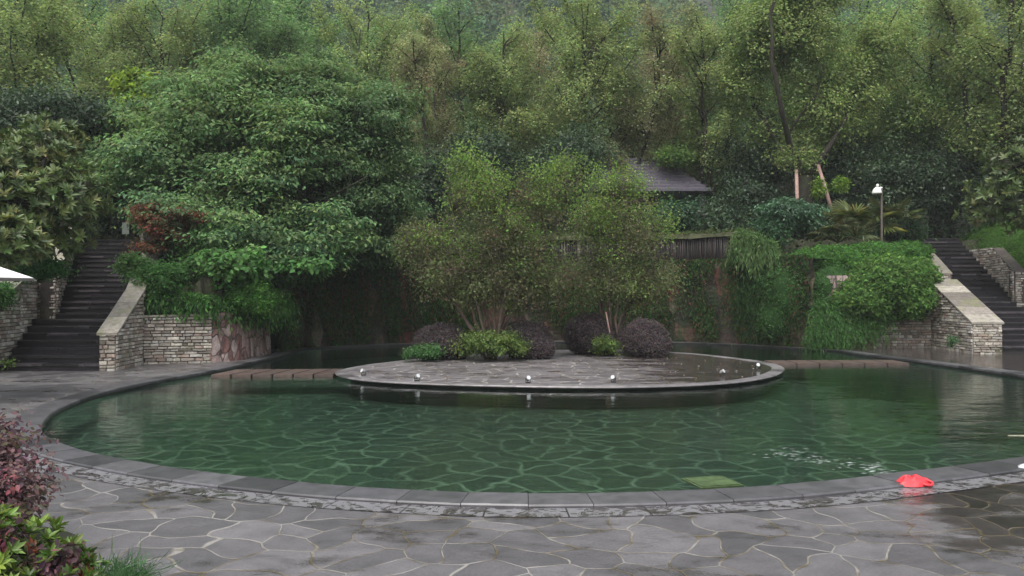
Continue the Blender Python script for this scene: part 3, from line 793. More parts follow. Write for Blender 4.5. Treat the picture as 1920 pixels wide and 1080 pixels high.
# ------------------------------------------------------------------ trees of the slope (upright, plume-limbed)
OLIVE = [(.20, .26, .10, 3), (.23, .285, .105, 3), (.165, .22, .09, 2), (.26, .30, .11, 1)]
BROWN = [(.215, .23, .11, 3), (.225, .205, .115, 2), (.20, .24, .105, 3), (.25, .195, .12, .6)]
GREEN = [(.165, .265, .11, 3), (.19, .295, .11, 2), (.135, .22, .10, 2)]
LIME = [(.16, .23, .035, 2), (.20, .28, .04, 2), (.12, .18, .035, 1)]
def plume(label, seed, pal, width=2.5, stemsn=1, H=10., limbs=30, loc=(0, 0, 0), name='tree'):
    global rng
    rng = np.random.default_rng(seed); random.seed(seed)
    root = empty(name, (0, 0, 0), label, 'tree')
    cen, out, stems = [], [], []
    for si in range(stemsn):
        lean = rng.normal(0, .25 if stemsn == 1 else 1.3, 2) if stemsn == 1 else np.array([math.cos(si*2.2+.3), math.sin(si*2.2)])*rng.uniform(1.0, 2.2)
        st = [(0, 0, 0, .2)]+[(lean[0]*(z/H)**.8+rng.normal(0, .08), lean[1]*(z/H)**.8+rng.normal(0, .08), z, .16*(1-z/H*.82)) for z in (1.2, 3, 5, 7, 8.6, H)]
        stems.append(st); sa = np.array(st)
        for k in range(limbs//stemsn+6):
            h = 1.8+(H-2.1)*rng.random()**.9; az = k*2.4+rng.random()
            w = width*(.35+.65*math.sin(min(1, (H-h)/(H*.62))*math.pi/2))*rng.uniform(.65, 1.15)
            if stemsn > 1: w *= .62
            p = np.array([np.interp(h, sa[:, 2], sa[:, 0]), np.interp(h, sa[:, 2], sa[:, 1]), h])
            el = rng.uniform(.45, 1.05); d = np.array([math.cos(az)*math.cos(el), math.sin(az)*math.cos(el), math.sin(el)])
            ln = w/max(.5, math.cos(el)); tip = p+d*ln+np.array([0, 0, ln*.12])
            stems.append([(*p, .045), (*((p+tip)/2), .03), (*tip, .012)])
            m = max(3, int(ln/.26))
            for t in np.linspace(.38, 1, m):
                cen.append(p+(tip-p)*t+rng.normal(0, .13, 3)); out.append(d)
    cen = np.array(cen); out = np.array(out)
    wood(stems, cen, (0, 0, 0), root, 60, BK, .012, 'trunk', 5)
    P, U, N, C = clumps_to_leaves(cen, out, 95, .42, .9, pal, .8, .35, .5)
    l = .095*(.6+.8*rng.random(len(P)))
    leaf_mesh('crown', P, U, N, l, l*.85, C, M['leaf'], root)
    return root
rowg = 'upright trees on the slope behind the pool'
protos = {
    'o1': plume('', 11, OLIVE, 2.6), 'o2': plume('', 12, OLIVE, 2.9, 3), 'b1': plume('', 13, BROWN, 2.3), 'b2': plume('', 14, BROWN, 2.8, 2),
    'g1': plume('', 15, GREEN, 2.8), 'g2': plume('', 16, GREEN, 3.0, 3), 'o3': plume('', 17, OLIVE, 1.9, 1, 10., 26)}
rng = np.random.default_rng(99); random.seed(99)
# (proto, px, d, top py, width factor, label)
row = [
 ('o1', 40, 33, -60, 1.2, 'olive green tree at the top left corner above the big leaved tree'),
 ('o2', 175, 37, 10, 1.0, 'olive tree with slanting stem behind the lime green bush'),
 ('o1', 310, 36, -20, 1.0, 'olive tree with straight dark trunk right above the lime green bush'),
 ('g1', 445, 38, -10, 1.1, 'green tree with dark trunk rising behind the left of the broad leaved tree'),
 ('g2', 590, 40, 20, 1.0, 'fresh green tree behind the top of the broad leaved tree'),
 ('o1', 690, 42, -15, .95, 'yellow olive tree just right of the broad leaved tree top'),
 ('b2', 825, 36, 65, 1.0, 'brownish leaning stemmed tree left of centre behind the island tree'),
 ('o3', 945, 38, 25, 1.15, 'narrow olive tree with rounded top at picture centre'),
 ('b1', 1015, 42, 20, .9, 'thin russet tinted tree right of the narrow olive tree'),
 ('o1', 1095, 37, -40, 1.0, 'tall olive tree with long straight dark trunk right of centre'),
 ('b2', 1170, 36, 10, 1.05, 'russet tinted tree whose dark trunk bends like a bow above the pavilion'),
 ('b1', 1255, 41, 15, 1.15, 'russet brown crowned tree behind and above the pavilion roof'),
 ('o2', 1330, 35, 35, 1.0, 'fan stemmed olive tree between the pavilion and the propped tree'),
 ('g1', 1400, 44, -10, 1.1, 'green tree filling the gap left of the propped tree top'),
 ('g2', 1640, 42, -30, 1.1, 'green tree behind the right limb of the propped tree'),
 ('o1', 1760, 37, -10, 1.15, 'yellow olive tree above the dark evergreens at the right'),
 ('o2', 1880, 31, -110, 1.1, 'large olive tree with dark slanting branches at the top right corner'),
 ('g1', -60, 40, -60, 1.2, 'green tree just past the top left edge'),
 ('o3', 1560, 40, 0, 1.2, 'slim olive tree behind the fork of the propped tree'),
 ('g1', 520, 44, -30, 1.2, 'tall green tree rising behind the broad leaved tree crown'),
 ('b1', 760, 44, 30, 1.1, 'faint russet tree behind the leaning stemmed tree'),
 ('g2', 880, 46, -5, 1.1, 'hazy green tree behind the narrow olive tree'),
 ('o1', 1960, 36, -40, 1.2, 'olive tree past the right edge'),
 ('g2', 240, 46, -30, 1.2, 'hazy green tree behind the slanting stemmed olive tree'),
]
for key, px, d, top, wf, lab in row:
    p = protos[key]; x = (px-CX)/F*d; z = float(Hn(x, d))-.2; zt = CH+(HY-top)/F*d; sz = (zt-z)/10.9
    copy_tree(p, (x, d, z), rng.uniform(0, 6.28), (sz*wf*.95, sz*wf*.95, sz), lab, rowg)
for p in protos.values():
    for ch in list(p.children): bpy.data.objects.remove(ch)
    bpy.data.objects.remove(p)

# far wood on the hill: one mass
P_, U_, N_, C_ = [], [], [], []
farpal = [(.085, .135, .085, 3), (.11, .165, .09, 2), (.06, .10, .075, 2), (.14, .18, .085, 1)]
cb, ob = [], []
for k in range(420):
    d = rng.uniform(48, 150); x = rng.uniform(-.75, .75)*d; z = float(Hn(x, d)); h = rng.uniform(6, 10)
    pc = palette(farpal, 1)
    cen, out = in_blobs([(x, d, z+h*.55, h*.3, h*.3, h*.5), (x+h*.15, d, z+h*.4, h*.25, h*.25, h*.3)], 26, .55)
    P, U, N, C = clumps_to_leaves(cen, out, 24, h*.11, .8, [tuple(pc[0])+(1,)], .6, .5, .7)
    P_.append(P); U_.append(U); N_.append(N); C_.append(C)
P_, U_, N_, C_ = map(np.concatenate, (P_, U_, N_, C_))
l = .55*(.6+.8*rng.random(len(P_)))
tag(leaf_mesh('far_wood', P_, U_, N_, l, l*.8, C_, M['leaf']), 'hazy dark green wood on the hill above the slope trees', 'wood', kind='stuff')

# undergrowth over the slope (stuff)
n = 90000
x = rng.uniform(-30, 32, n); y = 19+rng.random(n)**1.2*36; ok = ~in_poly(x, y, LOW)
hh = Hn(x, y); x, y, hh = x[ok], y[ok], hh[ok]
st = ((x > -14.3+(25.4-y)*.42) & (x < -8.8-(y-19.5)*.45) & (y < 27)) | ((x > 13.6) & (x < 17.4) & (y < 32))
x, y, hh = x[~st], y[~st], hh[~st]; n = len(x)
P = np.stack([x, y, hh+.05+rng.random(n)**2*.55*(1+.6*np.sin(x*1.3)*np.sin(y*1.1))], 1); N = unit(rdir(n)*.8+np.array([0, -.2, .8])); U = unit(np.cross(N, rdir(n)))
C = jitter(palette([(.03, .06, .022, 3), (.045, .085, .03, 2), (.07, .11, .03, 1)], n))
l = .13*(.6+.8*rng.random(n)); tag(leaf_mesh('ground_cover', P, U, N, l, l*.6, C, M['leaf']), 'low dark green undergrowth covering the slope', 'undergrowth', kind='stuff')

# ------------------------------------------------------------------ particular trees and shrubs
def B(px, py, d, rx, rz, ry):      # crown lobe: seen size in photo pixels at its distance, real depth ry in metres
    x, y, z = Q(px, py, d); return (x, y, z, rx*d/F, ry, rz*d/F)
def S(*pts):                       # stem from (px,py,d,radius)
    return [(*Q(px, py, d), r) for px, py, d, r in pts]
def base_on(px, d, rad): x = (px-CX)/F*d; return (x, d, float(Hn(x, d))-.1, rad)

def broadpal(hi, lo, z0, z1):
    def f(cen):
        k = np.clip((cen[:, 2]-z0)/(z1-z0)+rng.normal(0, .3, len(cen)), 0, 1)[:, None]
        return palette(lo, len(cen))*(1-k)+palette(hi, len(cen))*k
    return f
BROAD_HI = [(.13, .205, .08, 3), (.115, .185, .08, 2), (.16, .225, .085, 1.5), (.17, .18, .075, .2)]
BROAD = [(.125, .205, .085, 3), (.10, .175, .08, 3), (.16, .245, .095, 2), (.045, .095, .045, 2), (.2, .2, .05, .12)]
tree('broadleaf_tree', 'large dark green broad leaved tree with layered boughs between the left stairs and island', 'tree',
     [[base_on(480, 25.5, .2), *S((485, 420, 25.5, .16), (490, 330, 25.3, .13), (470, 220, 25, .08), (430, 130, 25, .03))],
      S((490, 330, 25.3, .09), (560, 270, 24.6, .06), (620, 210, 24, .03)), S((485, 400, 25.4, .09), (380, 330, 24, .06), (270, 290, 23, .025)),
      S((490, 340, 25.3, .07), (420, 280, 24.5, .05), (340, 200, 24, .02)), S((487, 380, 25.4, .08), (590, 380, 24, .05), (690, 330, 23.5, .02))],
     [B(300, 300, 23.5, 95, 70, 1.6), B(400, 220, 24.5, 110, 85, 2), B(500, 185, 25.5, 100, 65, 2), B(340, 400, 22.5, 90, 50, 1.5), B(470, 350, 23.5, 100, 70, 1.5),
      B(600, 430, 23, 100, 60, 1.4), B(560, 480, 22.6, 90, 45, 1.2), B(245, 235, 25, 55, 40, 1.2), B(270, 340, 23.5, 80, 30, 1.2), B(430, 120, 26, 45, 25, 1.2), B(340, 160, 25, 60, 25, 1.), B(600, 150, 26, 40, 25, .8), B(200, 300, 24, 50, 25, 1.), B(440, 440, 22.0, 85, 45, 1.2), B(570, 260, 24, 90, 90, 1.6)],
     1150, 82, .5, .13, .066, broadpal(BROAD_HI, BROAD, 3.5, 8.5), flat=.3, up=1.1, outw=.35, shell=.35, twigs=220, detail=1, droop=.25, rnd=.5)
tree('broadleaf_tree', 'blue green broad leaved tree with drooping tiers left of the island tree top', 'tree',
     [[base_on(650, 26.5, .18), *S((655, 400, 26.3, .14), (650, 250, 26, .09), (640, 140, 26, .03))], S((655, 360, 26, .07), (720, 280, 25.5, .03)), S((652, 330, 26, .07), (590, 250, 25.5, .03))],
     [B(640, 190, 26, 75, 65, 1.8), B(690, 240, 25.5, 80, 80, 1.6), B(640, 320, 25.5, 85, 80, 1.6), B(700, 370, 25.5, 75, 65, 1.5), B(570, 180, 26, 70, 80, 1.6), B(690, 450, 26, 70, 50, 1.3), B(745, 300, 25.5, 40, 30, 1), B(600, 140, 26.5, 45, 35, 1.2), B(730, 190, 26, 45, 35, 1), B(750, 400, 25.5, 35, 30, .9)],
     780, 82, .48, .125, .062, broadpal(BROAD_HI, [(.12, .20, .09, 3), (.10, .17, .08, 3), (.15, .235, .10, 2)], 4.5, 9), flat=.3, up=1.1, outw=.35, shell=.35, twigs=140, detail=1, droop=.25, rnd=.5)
LOQ = [(.09, .135, .045, 3), (.12, .165, .055, 3), (.07, .10, .04, 2), (.17, .19, .065, 1)]
tree('large_leaved_tree', 'pale olive tree with whorls of long leaves at the left edge above the stone wall', 'tree',
     [[(-12.6, 18.6, 1.6, .13), *S((40, 470, 17.5, .11), (60, 380, 17, .07), (80, 300, 17, .03))], S((45, 460, 17.5, .07), (110, 400, 17, .04), (160, 350, 17, .02)), S((50, 450, 17.5, .07), (10, 350, 16.5, .04), (-40, 280, 16, .02))],
     [B(60, 310, 17.5, 80, 60, 1.0), B(130, 370, 17.2, 65, 60, .9), B(30, 390, 16.5, 80, 70, .9), B(-40, 330, 16.5, 80, 90, 1), B(20, 450, 16, 70, 45, .8), B(120, 440, 17.5, 50, 45, .7), B(90, 260, 18.5, 60, 40, .9)],
     1350, 11, 0, .17, .052, LOQ, style='rosette', detail=1, mat='leaf_gloss', shell=.45, twigs=260, droop=.2)
tree('large_leaved_tree', 'pale leaved tree with whorls of long leaves leaning in at the right edge', 'tree',
     [[(18.2, 26.5, 2.2, .12), *S((1960, 430, 26, .1), (1920, 350, 25.5, .06), (1890, 300, 25, .03))], S((1955, 420, 26, .06), (1880, 390, 25, .02))],
     [B(1905, 300, 25, 55, 45, 1), B(1880, 360, 25, 60, 40, 1), B(1930, 400, 25, 60, 35, 1), B(1840, 400, 25.4, 32, 22, .6), B(1970, 330, 25, 60, 90, 1.2)],
     420, 10, 0, .24, .07, LOQ, style='rosette', detail=1, mat='leaf_gloss', shell=.4, twigs=160, droop=.2)
# propped forked tree
GK = [(.19, .255, .09, 3), (.215, .28, .095, 3), (.155, .215, .08, 2), (.24, .29, .10, 1)]
d0 = 32.
stems = [[base_on(1507, d0, .36), *S((1508, 380, d0, .34), (1510, 330, d0, .30))],
         S((1506, 335, d0, .17), (1490, 290, d0, .13), (1470, 220, d0-1.2, .10), (1455, 140, d0-1.6, .085), (1450, 60, d0-1.7, .07), (1446, -40, d0-1.7, .05)),
         S((1498, 330, d0, .12), (1465, 280, d0+.4, .09), (1420, 200, d0+.8, .07), (1385, 110, d0+1, .05), (1360, 40, d0+1, .03)),
         S((1515, 330, d0, .15), (1545, 290, d0-.3, .11), (1575, 245, d0-.2, .08), (1610, 170, d0+.7, .07), (1650, 90, d0+1, .05), (1690, 10, d0+1, .03)),
         S((1460, 80, d0-.5, .05), (1500, 65, d0-.8, .03), (1515, 50, d0-1, .015)), S((1480, 250, d0, .05), (1530, 180, d0-.5, .035), (1545, 120, d0-.8, .015))]
blobs = [B(1430, 60, d0, 75, 70, 1.6), B(1400, 150, d0+.8, 55, 75, 1.2), B(1500, 80, d0+.3, 70, 90, 1.5), B(1530, 190, d0+.3, 60, 60, 1.2), B(1590, 160, d0+.8, 55, 80, 1.2), B(1650, 80, d0+1, 60, 80, 1.3),
         B(1560, 240, d0+.6, 40, 35, .9), B(1450, 240, d0+1, 45, 40, .9), B(1500, -20, d0, 110, 60, 1.6), B(1475, 290, d0-.4, 25, 22, .5), B(1520, 290, d0-.3, 22, 22, .4)]
tree('propped_tree', 'big olive tree with forked dark trunk held up by two wooden props', 'tree', stems, blobs, 950, 70, .40, .10, .08, GK, flat=.9, shell=.25, twigs=170, up=.8, rnd=.5)
def prop(label, a, b):
    pa, pb = Q(*a), Q(*b); mb = MB(); mb.tube([pa, pb], [.065, .075], 10)
    o = mb.build('support_pole', M['prop'], None, True, pb); tag(o, label, 'support pole', 'wooden props of the forked tree')
prop('upright peeled wooden prop on the left side of the forked trunk', (1494, 318, d0-.5), (1497, 420, d0-.9))
prop('leaning peeled wooden prop on the right side of the forked trunk', (1535, 308, d0-.3), (1562, 400, d0-1.0))

DARK = [(.030, .056, .026, 3), (.042, .074, .033, 3), (.024, .045, .024, 2), (.065, .10, .045, 1)]
def evergreen(label, px, py, d, rx, rz, n=1, pal=DARK, ncl=260, L=.13, npl=40):
    x = (px-CX)/F*d; b = base_on(px, d+.4, .1)
    st = [[b, (*Q(px, py+rz*.5, d+.2), .07), (*Q(px+8, py-rz*.5, d), .03)]]
    bl = [B(px, py, d, rx, rz, 1.5)]+[B(px+rng.uniform(-.55, .55)*rx, py+rng.uniform(-.6, .6)*rz, d-.3+rng.uniform(-.4, .4), rx*.55, rz*.5, 1.1) for _ in range(5)]
    return tree('evergreen_tree', label, 'evergreen tree', st, bl, ncl, npl, .42, L, L*.45, pal, flat=.6, up=.8, shell=.35, mat='leaf_gloss', twigs=60, detail=0, group='dark evergreens along the slope foot')
evergreen('dark glossy evergreen left of the propped tree, right of the pavilion', 1400, 330, 33.5, 75, 85)
evergreen('dark evergreen filling the space behind the prop poles', 1570, 330, 34, 70, 85)
evergreen('dark evergreen right behind the globe lamp', 1680, 340, 33, 75, 95, ncl=320)
evergreen('broad dark evergreen over the top of the right stairs', 1785, 340, 32.5, 80, 100, ncl=340)
evergreen('dark evergreen at the far right behind the large leaved tree', 1890, 300, 31, 70, 110, ncl=300)
evergreen('fresh lime leaved tree above the evergreens at the right', 1745, 215, 34.5, 85, 65, pal=[(.09, .15, .035, 2), (.12, .19, .04, 2), (.07, .12, .03, 1)], ncl=260)
evergreen('dark evergreen behind the left part of the rocky wall', 770, 345, 31, 75, 75)
evergreen('dark evergreen low behind the island tree, centre', 900, 300, 32.5, 85, 70)
evergreen('dark evergreen left of the pavilion behind the island trees', 1060, 300, 33, 85, 65)
evergreen('dark evergreen over the top of the left stairs', 215, 380, 27.5, 90, 80, ncl=320)
evergreen('dark evergreen behind the layered broad leaved tree', 330, 300, 29, 110, 110, ncl=340)
evergreen('dark evergreen deep behind the blue green tree', 560, 330, 30, 120, 120, ncl=360)
evergreen('dark evergreen behind the left large leaved tree', 100, 230, 24, 110, 70, ncl=300)
evergreen('dark evergreen shading the wall left of the island tree', 650, 430, 29.5, 90, 60)
evergreen('dark bush under the pavilion eave', 1265, 400, 32, 45, 45, ncl=130, pal=[(.03, .075, .035, 2), (.045, .10, .045, 1)])
evergreen('dark green bush right of the pavilion column', 1360, 400, 32, 45, 45, ncl=130)
# accents
def bush(name, label, px, py, d, rx, rz, pal, ncl=90, npl=40, L=.09, W=.06, r=.22, mat='leaf', shell=.3, cat='bush', flat=.7, detail=0, ry=None, lobes=4, droop=.15, style='leaf', group=None, twigs=30, up=.6):
    b = (*Q(px, py+rz*1.05, d), .035)
    bl = [B(px, py, d, rx*.8, rz*.8, ry or rx*.8*d/F)]+[B(px+rng.uniform(-.6, .6)*rx, py+rng.uniform(-.5, .5)*rz, d+rng.uniform(-.3, .2), rx*.5, rz*.5, rx*.5*d/F) for _ in range(lobes)]
    return tree(name, label, cat, [[b, (*Q(px, py, d), .02)]], bl, ncl, npl, r, L, W, pal, flat=flat, shell=shell, mat=mat, twigs=twigs, detail=detail, tr=.007, droop=droop, style=style, group=group, up=up)
bush('lime_bush', 'bright lime green bush top left of the broad leaved tree', 250, 165, 27, 40, 38, LIME, 110, 45, .13, .10, .3)
bush('lime_bush', 'smaller yellow green bush below the bright lime one', 190, 235, 25, 45, 32, [(.13, .18, .04, 1), (.10, .15, .04, 1)], 90, 40, .12, .08, .3)
bush('fern_plant', 'green leafy tuft above the pavilion roof', 1268, 292, 34.5, 55, 18, [(.09, .17, .045, 1), (.12, .2, .05, 1)], 60, 40, .12, .07, .3)
bush('lime_shoot', 'bright green shoot beside the leaning prop', 1538, 350, 30.5, 12, 24, [(.14, .23, .04, 1)], 18, 30, .12, .05, .16, lobes=1)
bush('lime_shoot', 'bright green shoot between the leaning prop and the lamp', 1578, 345, 30.3, 12, 20, [(.14, .23, .04, 1)], 16, 30, .12, .05, .16, lobes=1)
RED = [(.16, .055, .04, 3), (.11, .06, .04, 2), (.10, .085, .04, 2), (.06, .08, .035, 2)]
tree('maple_tree', 'small red brown maple beside the upper left stairs', 'maple tree',
     [[base_on(325, 21.5, .04), *S((322, 500, 21.4, .035), (325, 455, 21.3, .02), (310, 420, 21.2, .01))], S((322, 480, 21.4, .02), (350, 430, 21.2, .01)), S((322, 485, 21.4, .02), (280, 440, 21.2, .01))],
     [B(310, 420, 21.2, 50, 22, .7), B(350, 405, 21.4, 45, 20, .7), B(285, 400, 21.4, 35, 22, .6), B(280, 460, 21, 35, 14, .5), B(330, 445, 21.2, 40, 16, .5)], 210, 34, .22, .075, .05, RED, flat=.35, up=1.0, shell=.3, twigs=90, tr=.006)
GREENL = [(.06, .14, .035, 3), (.08, .18, .045, 2), (.04, .095, .03, 2)]
bush('leafy_bush', 'bright large leaved bush over the left stone wall', 440, 500, 20.6, 75, 42, [(.09, .19, .055, 2), (.07, .155, .045, 2)], 170, 30, .13, .085, .25, detail=1, flat=.4, up=1)
bush('leafy_bush', 'green large leaved spray reaching over the water at the dark wall', 560, 505, 21.6, 62, 26, [(.09, .20, .06, 2), (.07, .15, .05, 2)], 100, 30, .14, .09, .24, detail=1, flat=.35, up=1)
bush('leafy_bush', 'dark small leaved shrub below the maple', 300, 520, 19.9, 55, 32, [(.045, .11, .03, 2), (.06, .14, .04, 1)], 150, 40, .07, .04, .2)
bush('leafy_bush', 'pale green clump at the edge of the left stairs above the cap wall', 250, 500, 20.2, 26, 30, [(.10, .18, .06, 1), (.07, .14, .045, 1)], 70, 34, .08, .05, .16, twigs=8)
bush('leafy_bush', 'mid green shrub mass right of the maple trunk', 385, 460, 21.6, 60, 40, GREENL, 150, 40, .085, .05, .24)
bush('leafy_bush', 'dense green creeper mound above the pink wall', 470, 560, 20.6, 58, 36, [(.055, .14, .03, 2), (.075, .17, .035, 1)], 190, 44, .06, .03, .2, lobes=6)
bush('leafy_bush', 'dark green shrub on the wall under the left large leaved tree', 75, 505, 17.7, 50, 24, [(.04, .12, .035, 2), (.06, .15, .04, 1)], 110, 40, .07, .045, .18)
bush('leafy_bush', 'small green shrub at the left edge below the parasol', 3, 555, 15.5, 18, 28, [(.05, .13, .04, 1), (.08, .16, .05, 1)], 60, 40, .06, .03, .13)
bush('leafy_bush', 'tiny weed at the foot of the left stair wall', 18, 678, 17.1, 8, 9, [(.10, .16, .04, 1)], 8, 22, .05, .03, .06, lobes=1, twigs=3)
bush('leafy_bush', 'small weed growing from the right pier wall', 1783, 638, 22.6, 13, 12, [(.07, .14, .06, 1)], 14, 26, .06, .03, .1, lobes=1, twigs=3)
# hanging ferns over left walls
def hang(name, label, cat, px0, px1, py0, py1, d0, d1, n, ln, pal, out=(.1, -1, .6), L=.09, W=.02, nl=12, sag=.9, group=None, dep=.6, spread=.03):
    t = rng.random(n); py = py0+(py1-py0)*t+rng.normal(0, 6, n); px = px0+(px1-px0)*t; d = d0+(d1-d0)*t+rng.random(n)*dep
    st = np.stack([(px-CX)/F*d, d, CH+(HY-py)/F*d], 1)
    dr = unit(rdir(n)*.8+np.array(out)); P, U, N, l, w, C = strands(st, dr, ln, nl, L, W, pal, sag, spread)
    base = (float(st[:, 0].mean()), float(st[:, 1].mean()), float(st[:, 2].min()-.3))
    return tag(leaf_mesh(name, P, U, N, l, w, C, M['leaf'], None, base, 0, .2), label, cat, group)
FERN = [(.065, .16, .04, 3), (.09, .20, .05, 2), (.04, .095, .03, 2.5), (.12, .19, .07, .5)]
hang('hanging_fern', 'light green ferns hanging over the left stacked stone wall', 'fern', 275, 395, 556, 566, 19.4, 19.7, 650, .42, FERN, L=.12, W=.034)
hang('hanging_fern', 'green ferns spilling over the top of the pink curved wall', 'fern', 385, 535, 568, 558, 19.8, 21.6, 1000, .58, FERN, out=(.5, -.8, .5), L=.12, W=.034)
hang('hanging_fern', 'ferns hanging at the corner where the pink wall meets the dark grotto', 'fern', 480, 535, 545, 560, 20.8, 22.0, 800, .75, FERN, out=(.9, -.5, .4), L=.08)

# right bank hedges
HEDGE = [(.055, .135, .03, 3), (.07, .165, .035, 2), (.04, .10, .028, 2)]
mound('clipped_hedge', 'rounded bright green clipped hedge touching the right pier', 'hedge', [B(1665, 530, 25.3, 75, 52, 1.1), B(1620, 560, 25.2, 60, 45, .9), B(1700, 560, 25.1, 48, 38, .8), B(1720, 520, 26, 35, 35, .8)], 24000, .105, .06, [(.095, .185, .045, 3), (.12, .22, .05, 2), (.065, .14, .035, 2)], thick=.2, rough=.08)
mound('clipped_hedge', 'wide green hedge along the top of the right bank below the lamp', 'hedge', [B(1640, 480, 27.3, 90, 24, 1.4), B(1560, 495, 27, 85, 34, 1.4), B(1695, 475, 28, 45, 22, 1.0), B(1510, 520, 26.8, 60, 45, 1.2)], 30000, .10, .05, [(.06, .15, .03, 3), (.08, .18, .035, 2), (.045, .11, .03, 2)], thick=.22, rough=.10)
mound('creeper_mass', 'dark green creeper covering the wall left of the bright hedge', 'creeper', [B(1500, 550, 26.2, 65, 70, .8), B(1560, 540, 25.9, 60, 50, .7), B(1420, 560, 27.3, 35, 50, .6), B(1460, 600, 26.4, 40, 40, .6), B(1530, 590, 25.9, 45, 50, .6), B(1440, 530, 27, 40, 40, .8)], 30000, .08, .03, [(.045, .11, .03, 3), (.06, .13, .035, 2), (.035, .08, .025, 2)], thick=.3, rough=.16)
hang('hanging_creeper', 'weeping green creeper spilling down to the water left of the right stone wall', 'creeper', 1530, 1640, 578, 560, 25.2, 25.2, 2400, 1.25, FERN, out=(0, -.9, .5), L=.10, W=.022, nl=16, sag=.85)
hang('hanging_creeper', 'lower fringe of weeping creeper beside the right coping', 'creeper', 1520, 1615, 615, 600, 24.9, 24.9, 1300, .8, FERN, out=(-.2, -.9, .4), L=.10, W=.022, nl=14, sag=.9)
hang('hanging_creeper', 'pale arching fronds at the right end of the palisade', 'creeper', 1385, 1455, 445, 470, 26.9, 26.5, 700, 1.1, [(.11, .17, .06, 2), (.08, .15, .05, 2)], out=(-.4, -.8, .9), L=.17, W=.03, nl=14, spread=.02)
hang('hanging_creeper', 'dark trailing creeper on the rocky wall right of the island', 'creeper', 1400, 1500, 500, 530, 27.3, 26.2, 900, 1.5, [(.04, .09, .03, 2), (.055, .12, .03, 1)], out=(-.2, -.6, .1), L=.11, W=.03, nl=16)
bush('dark_shrub', 'blue green leafy shrub below the wooden props', 1490, 405, 28.3, 70, 38, [(.05, .11, .055, 2), (.07, .14, .07, 1), (.035, .08, .04, 1)], 230, 36, .12, .055, .3, detail=1, mat='leaf_gloss', flat=.4, up=1)
bush('dark_shrub', 'dark shrub between the blue green shrub and the palisade', 1440, 440, 28.0, 45, 32, [(.045, .10, .05, 2), (.06, .12, .05, 1)], 120, 36, .11, .05, .26)
bush('dark_shrub', 'dark shrub right of the lamp pole', 1690, 430, 29, 45, 32, DARK, 110, 36, .12, .05, .28)
# palm-like plants
def fanpalm(label, px, py, d, sc, seed, col):
    r_ = np.random.default_rng(seed); b = np.array(Q(px, py+30, d)); root = empty('palm_plant', tuple(b), label, 'palm', 'fan leaved palms by the lamp')
    st = MB(); P, U, N, L, W, C = [], [], [], [], [], []
    for i in range(13):
        az = i*2.4+r_.random(); el = r_.uniform(.25, 1.2); d_ = np.array([math.cos(az)*math.cos(el), math.sin(az)*math.cos(el), math.sin(el)])
        tip = b+d_*.75*sc; st.tube([b, (b+tip)/2+np.array([0, 0, .05]), tip], [.015, .012, .008], 5, (.09, .10, .03))
        side = np.cross(d_, (0, 0, 1)); side /= np.linalg.norm(side)+1e-9; nn = np.cross(side, d_)
        for a in np.linspace(-1.5, 1.5, 17):
            u = d_*math.cos(a)+side*math.sin(a)-np.array([0, 0, .25]); P.append(tip); U.append(u); N.append(nn+r_.normal(0, .1, 3)); L.append(.55*sc*(1-.15*abs(a))); W.append(.05*sc)
            C.append(np.array(col)*r_.uniform(.6, 1.4)*(1 if r_.random() > .15 else np.array([1.8, 1.3, 1.1])))
    st.build('stalks', M['bark'], root, True, tuple(b))
    leaf_mesh('fronds', np.array(P), np.array(U), unit(np.array(N)), np.array(L), np.array(W), np.array(C), M['leaf_gloss'], root, tuple(b), 1, .3)
fanpalm('yellow green fan palm left of the lamp pole', 1605, 415, 28.2, 1.35, 3, (.11, .14, .04))
fanpalm('drooping grey green fan palm over the hedge', 1572, 425, 27.9, 1.15, 4, (.12, .14, .07))
fanpalm('pale fan palm just right of the lamp pole', 1668, 400, 28.6, 1.1, 5, (.10, .13, .05))
# grass bank right
def grass(name, label, xr, yr, n, h, pal, zf=None, kind='stuff'):
    x = rng.uniform(*xr, n); y = rng.uniform(*yr, n); z = Hn(x, y) if zf is None else zf(x, y)
    P = np.stack([x, y, z], 1); U = unit(rdir(n)*.5+np.array([0, 0, 1])); N = unit(rdir(n)+np.array([0, -1, .2]))
    C = jitter(palette(pal, n)); l = h*(.5+rng.random(n)); return tag(leaf_mesh(name, P, U, N, l, l*.14, C, M['leaf'], None, (0, 0, 0), 0, .3), label, 'grass', kind=kind)
mound('grass_bank', 'soft grassy bank above the stone wall at the right edge', 'bank', [(19.3, 28.0, 2.2, 2.2, 2.4, 1.9), (18.6, 30.5, 2.8, 1.4, 2.5, 1.7)], 42000, .10, .022, [(.055, .12, .025, 2), (.04, .09, .02, 1), (.075, .14, .03, 1)], thick=.1, rough=.04, k=.92, up=1.2)
# small fringe of leaves on the mossy beam
n = 6000; k = rng.uniform(0, s[-1] if False else 1, n); ii_ = k*(len(fl)-1); i0 = ii_.astype(int).clip(0, len(fl)-2); t_ = (ii_-i0)[:, None]
pp = fl[i0]*(1-t_)+fl[i0+1]*t_; dv = dd[i0]
P = np.concatenate([pp+dv*rng.uniform(-.15, .7, (n, 1)), 3.88+rng.random((n, 1))*.12], 1)
N = unit(rdir(n)+np.array([0, -.4, .8])); U = unit(rdir(n)+np.array([0, -.2, .3])); l = .10*(.6+.8*rng.random(n))
tag(leaf_mesh('beam_moss', P, U, N, l, l*.5, jitter(palette([(.075, .10, .035, 1), (.09, .105, .04, 1), (.05, .08, .03, 1)], n)), M['leaf'], None), 'moss and small ferns along the beam over the palisade', 'moss', kind='stuff')
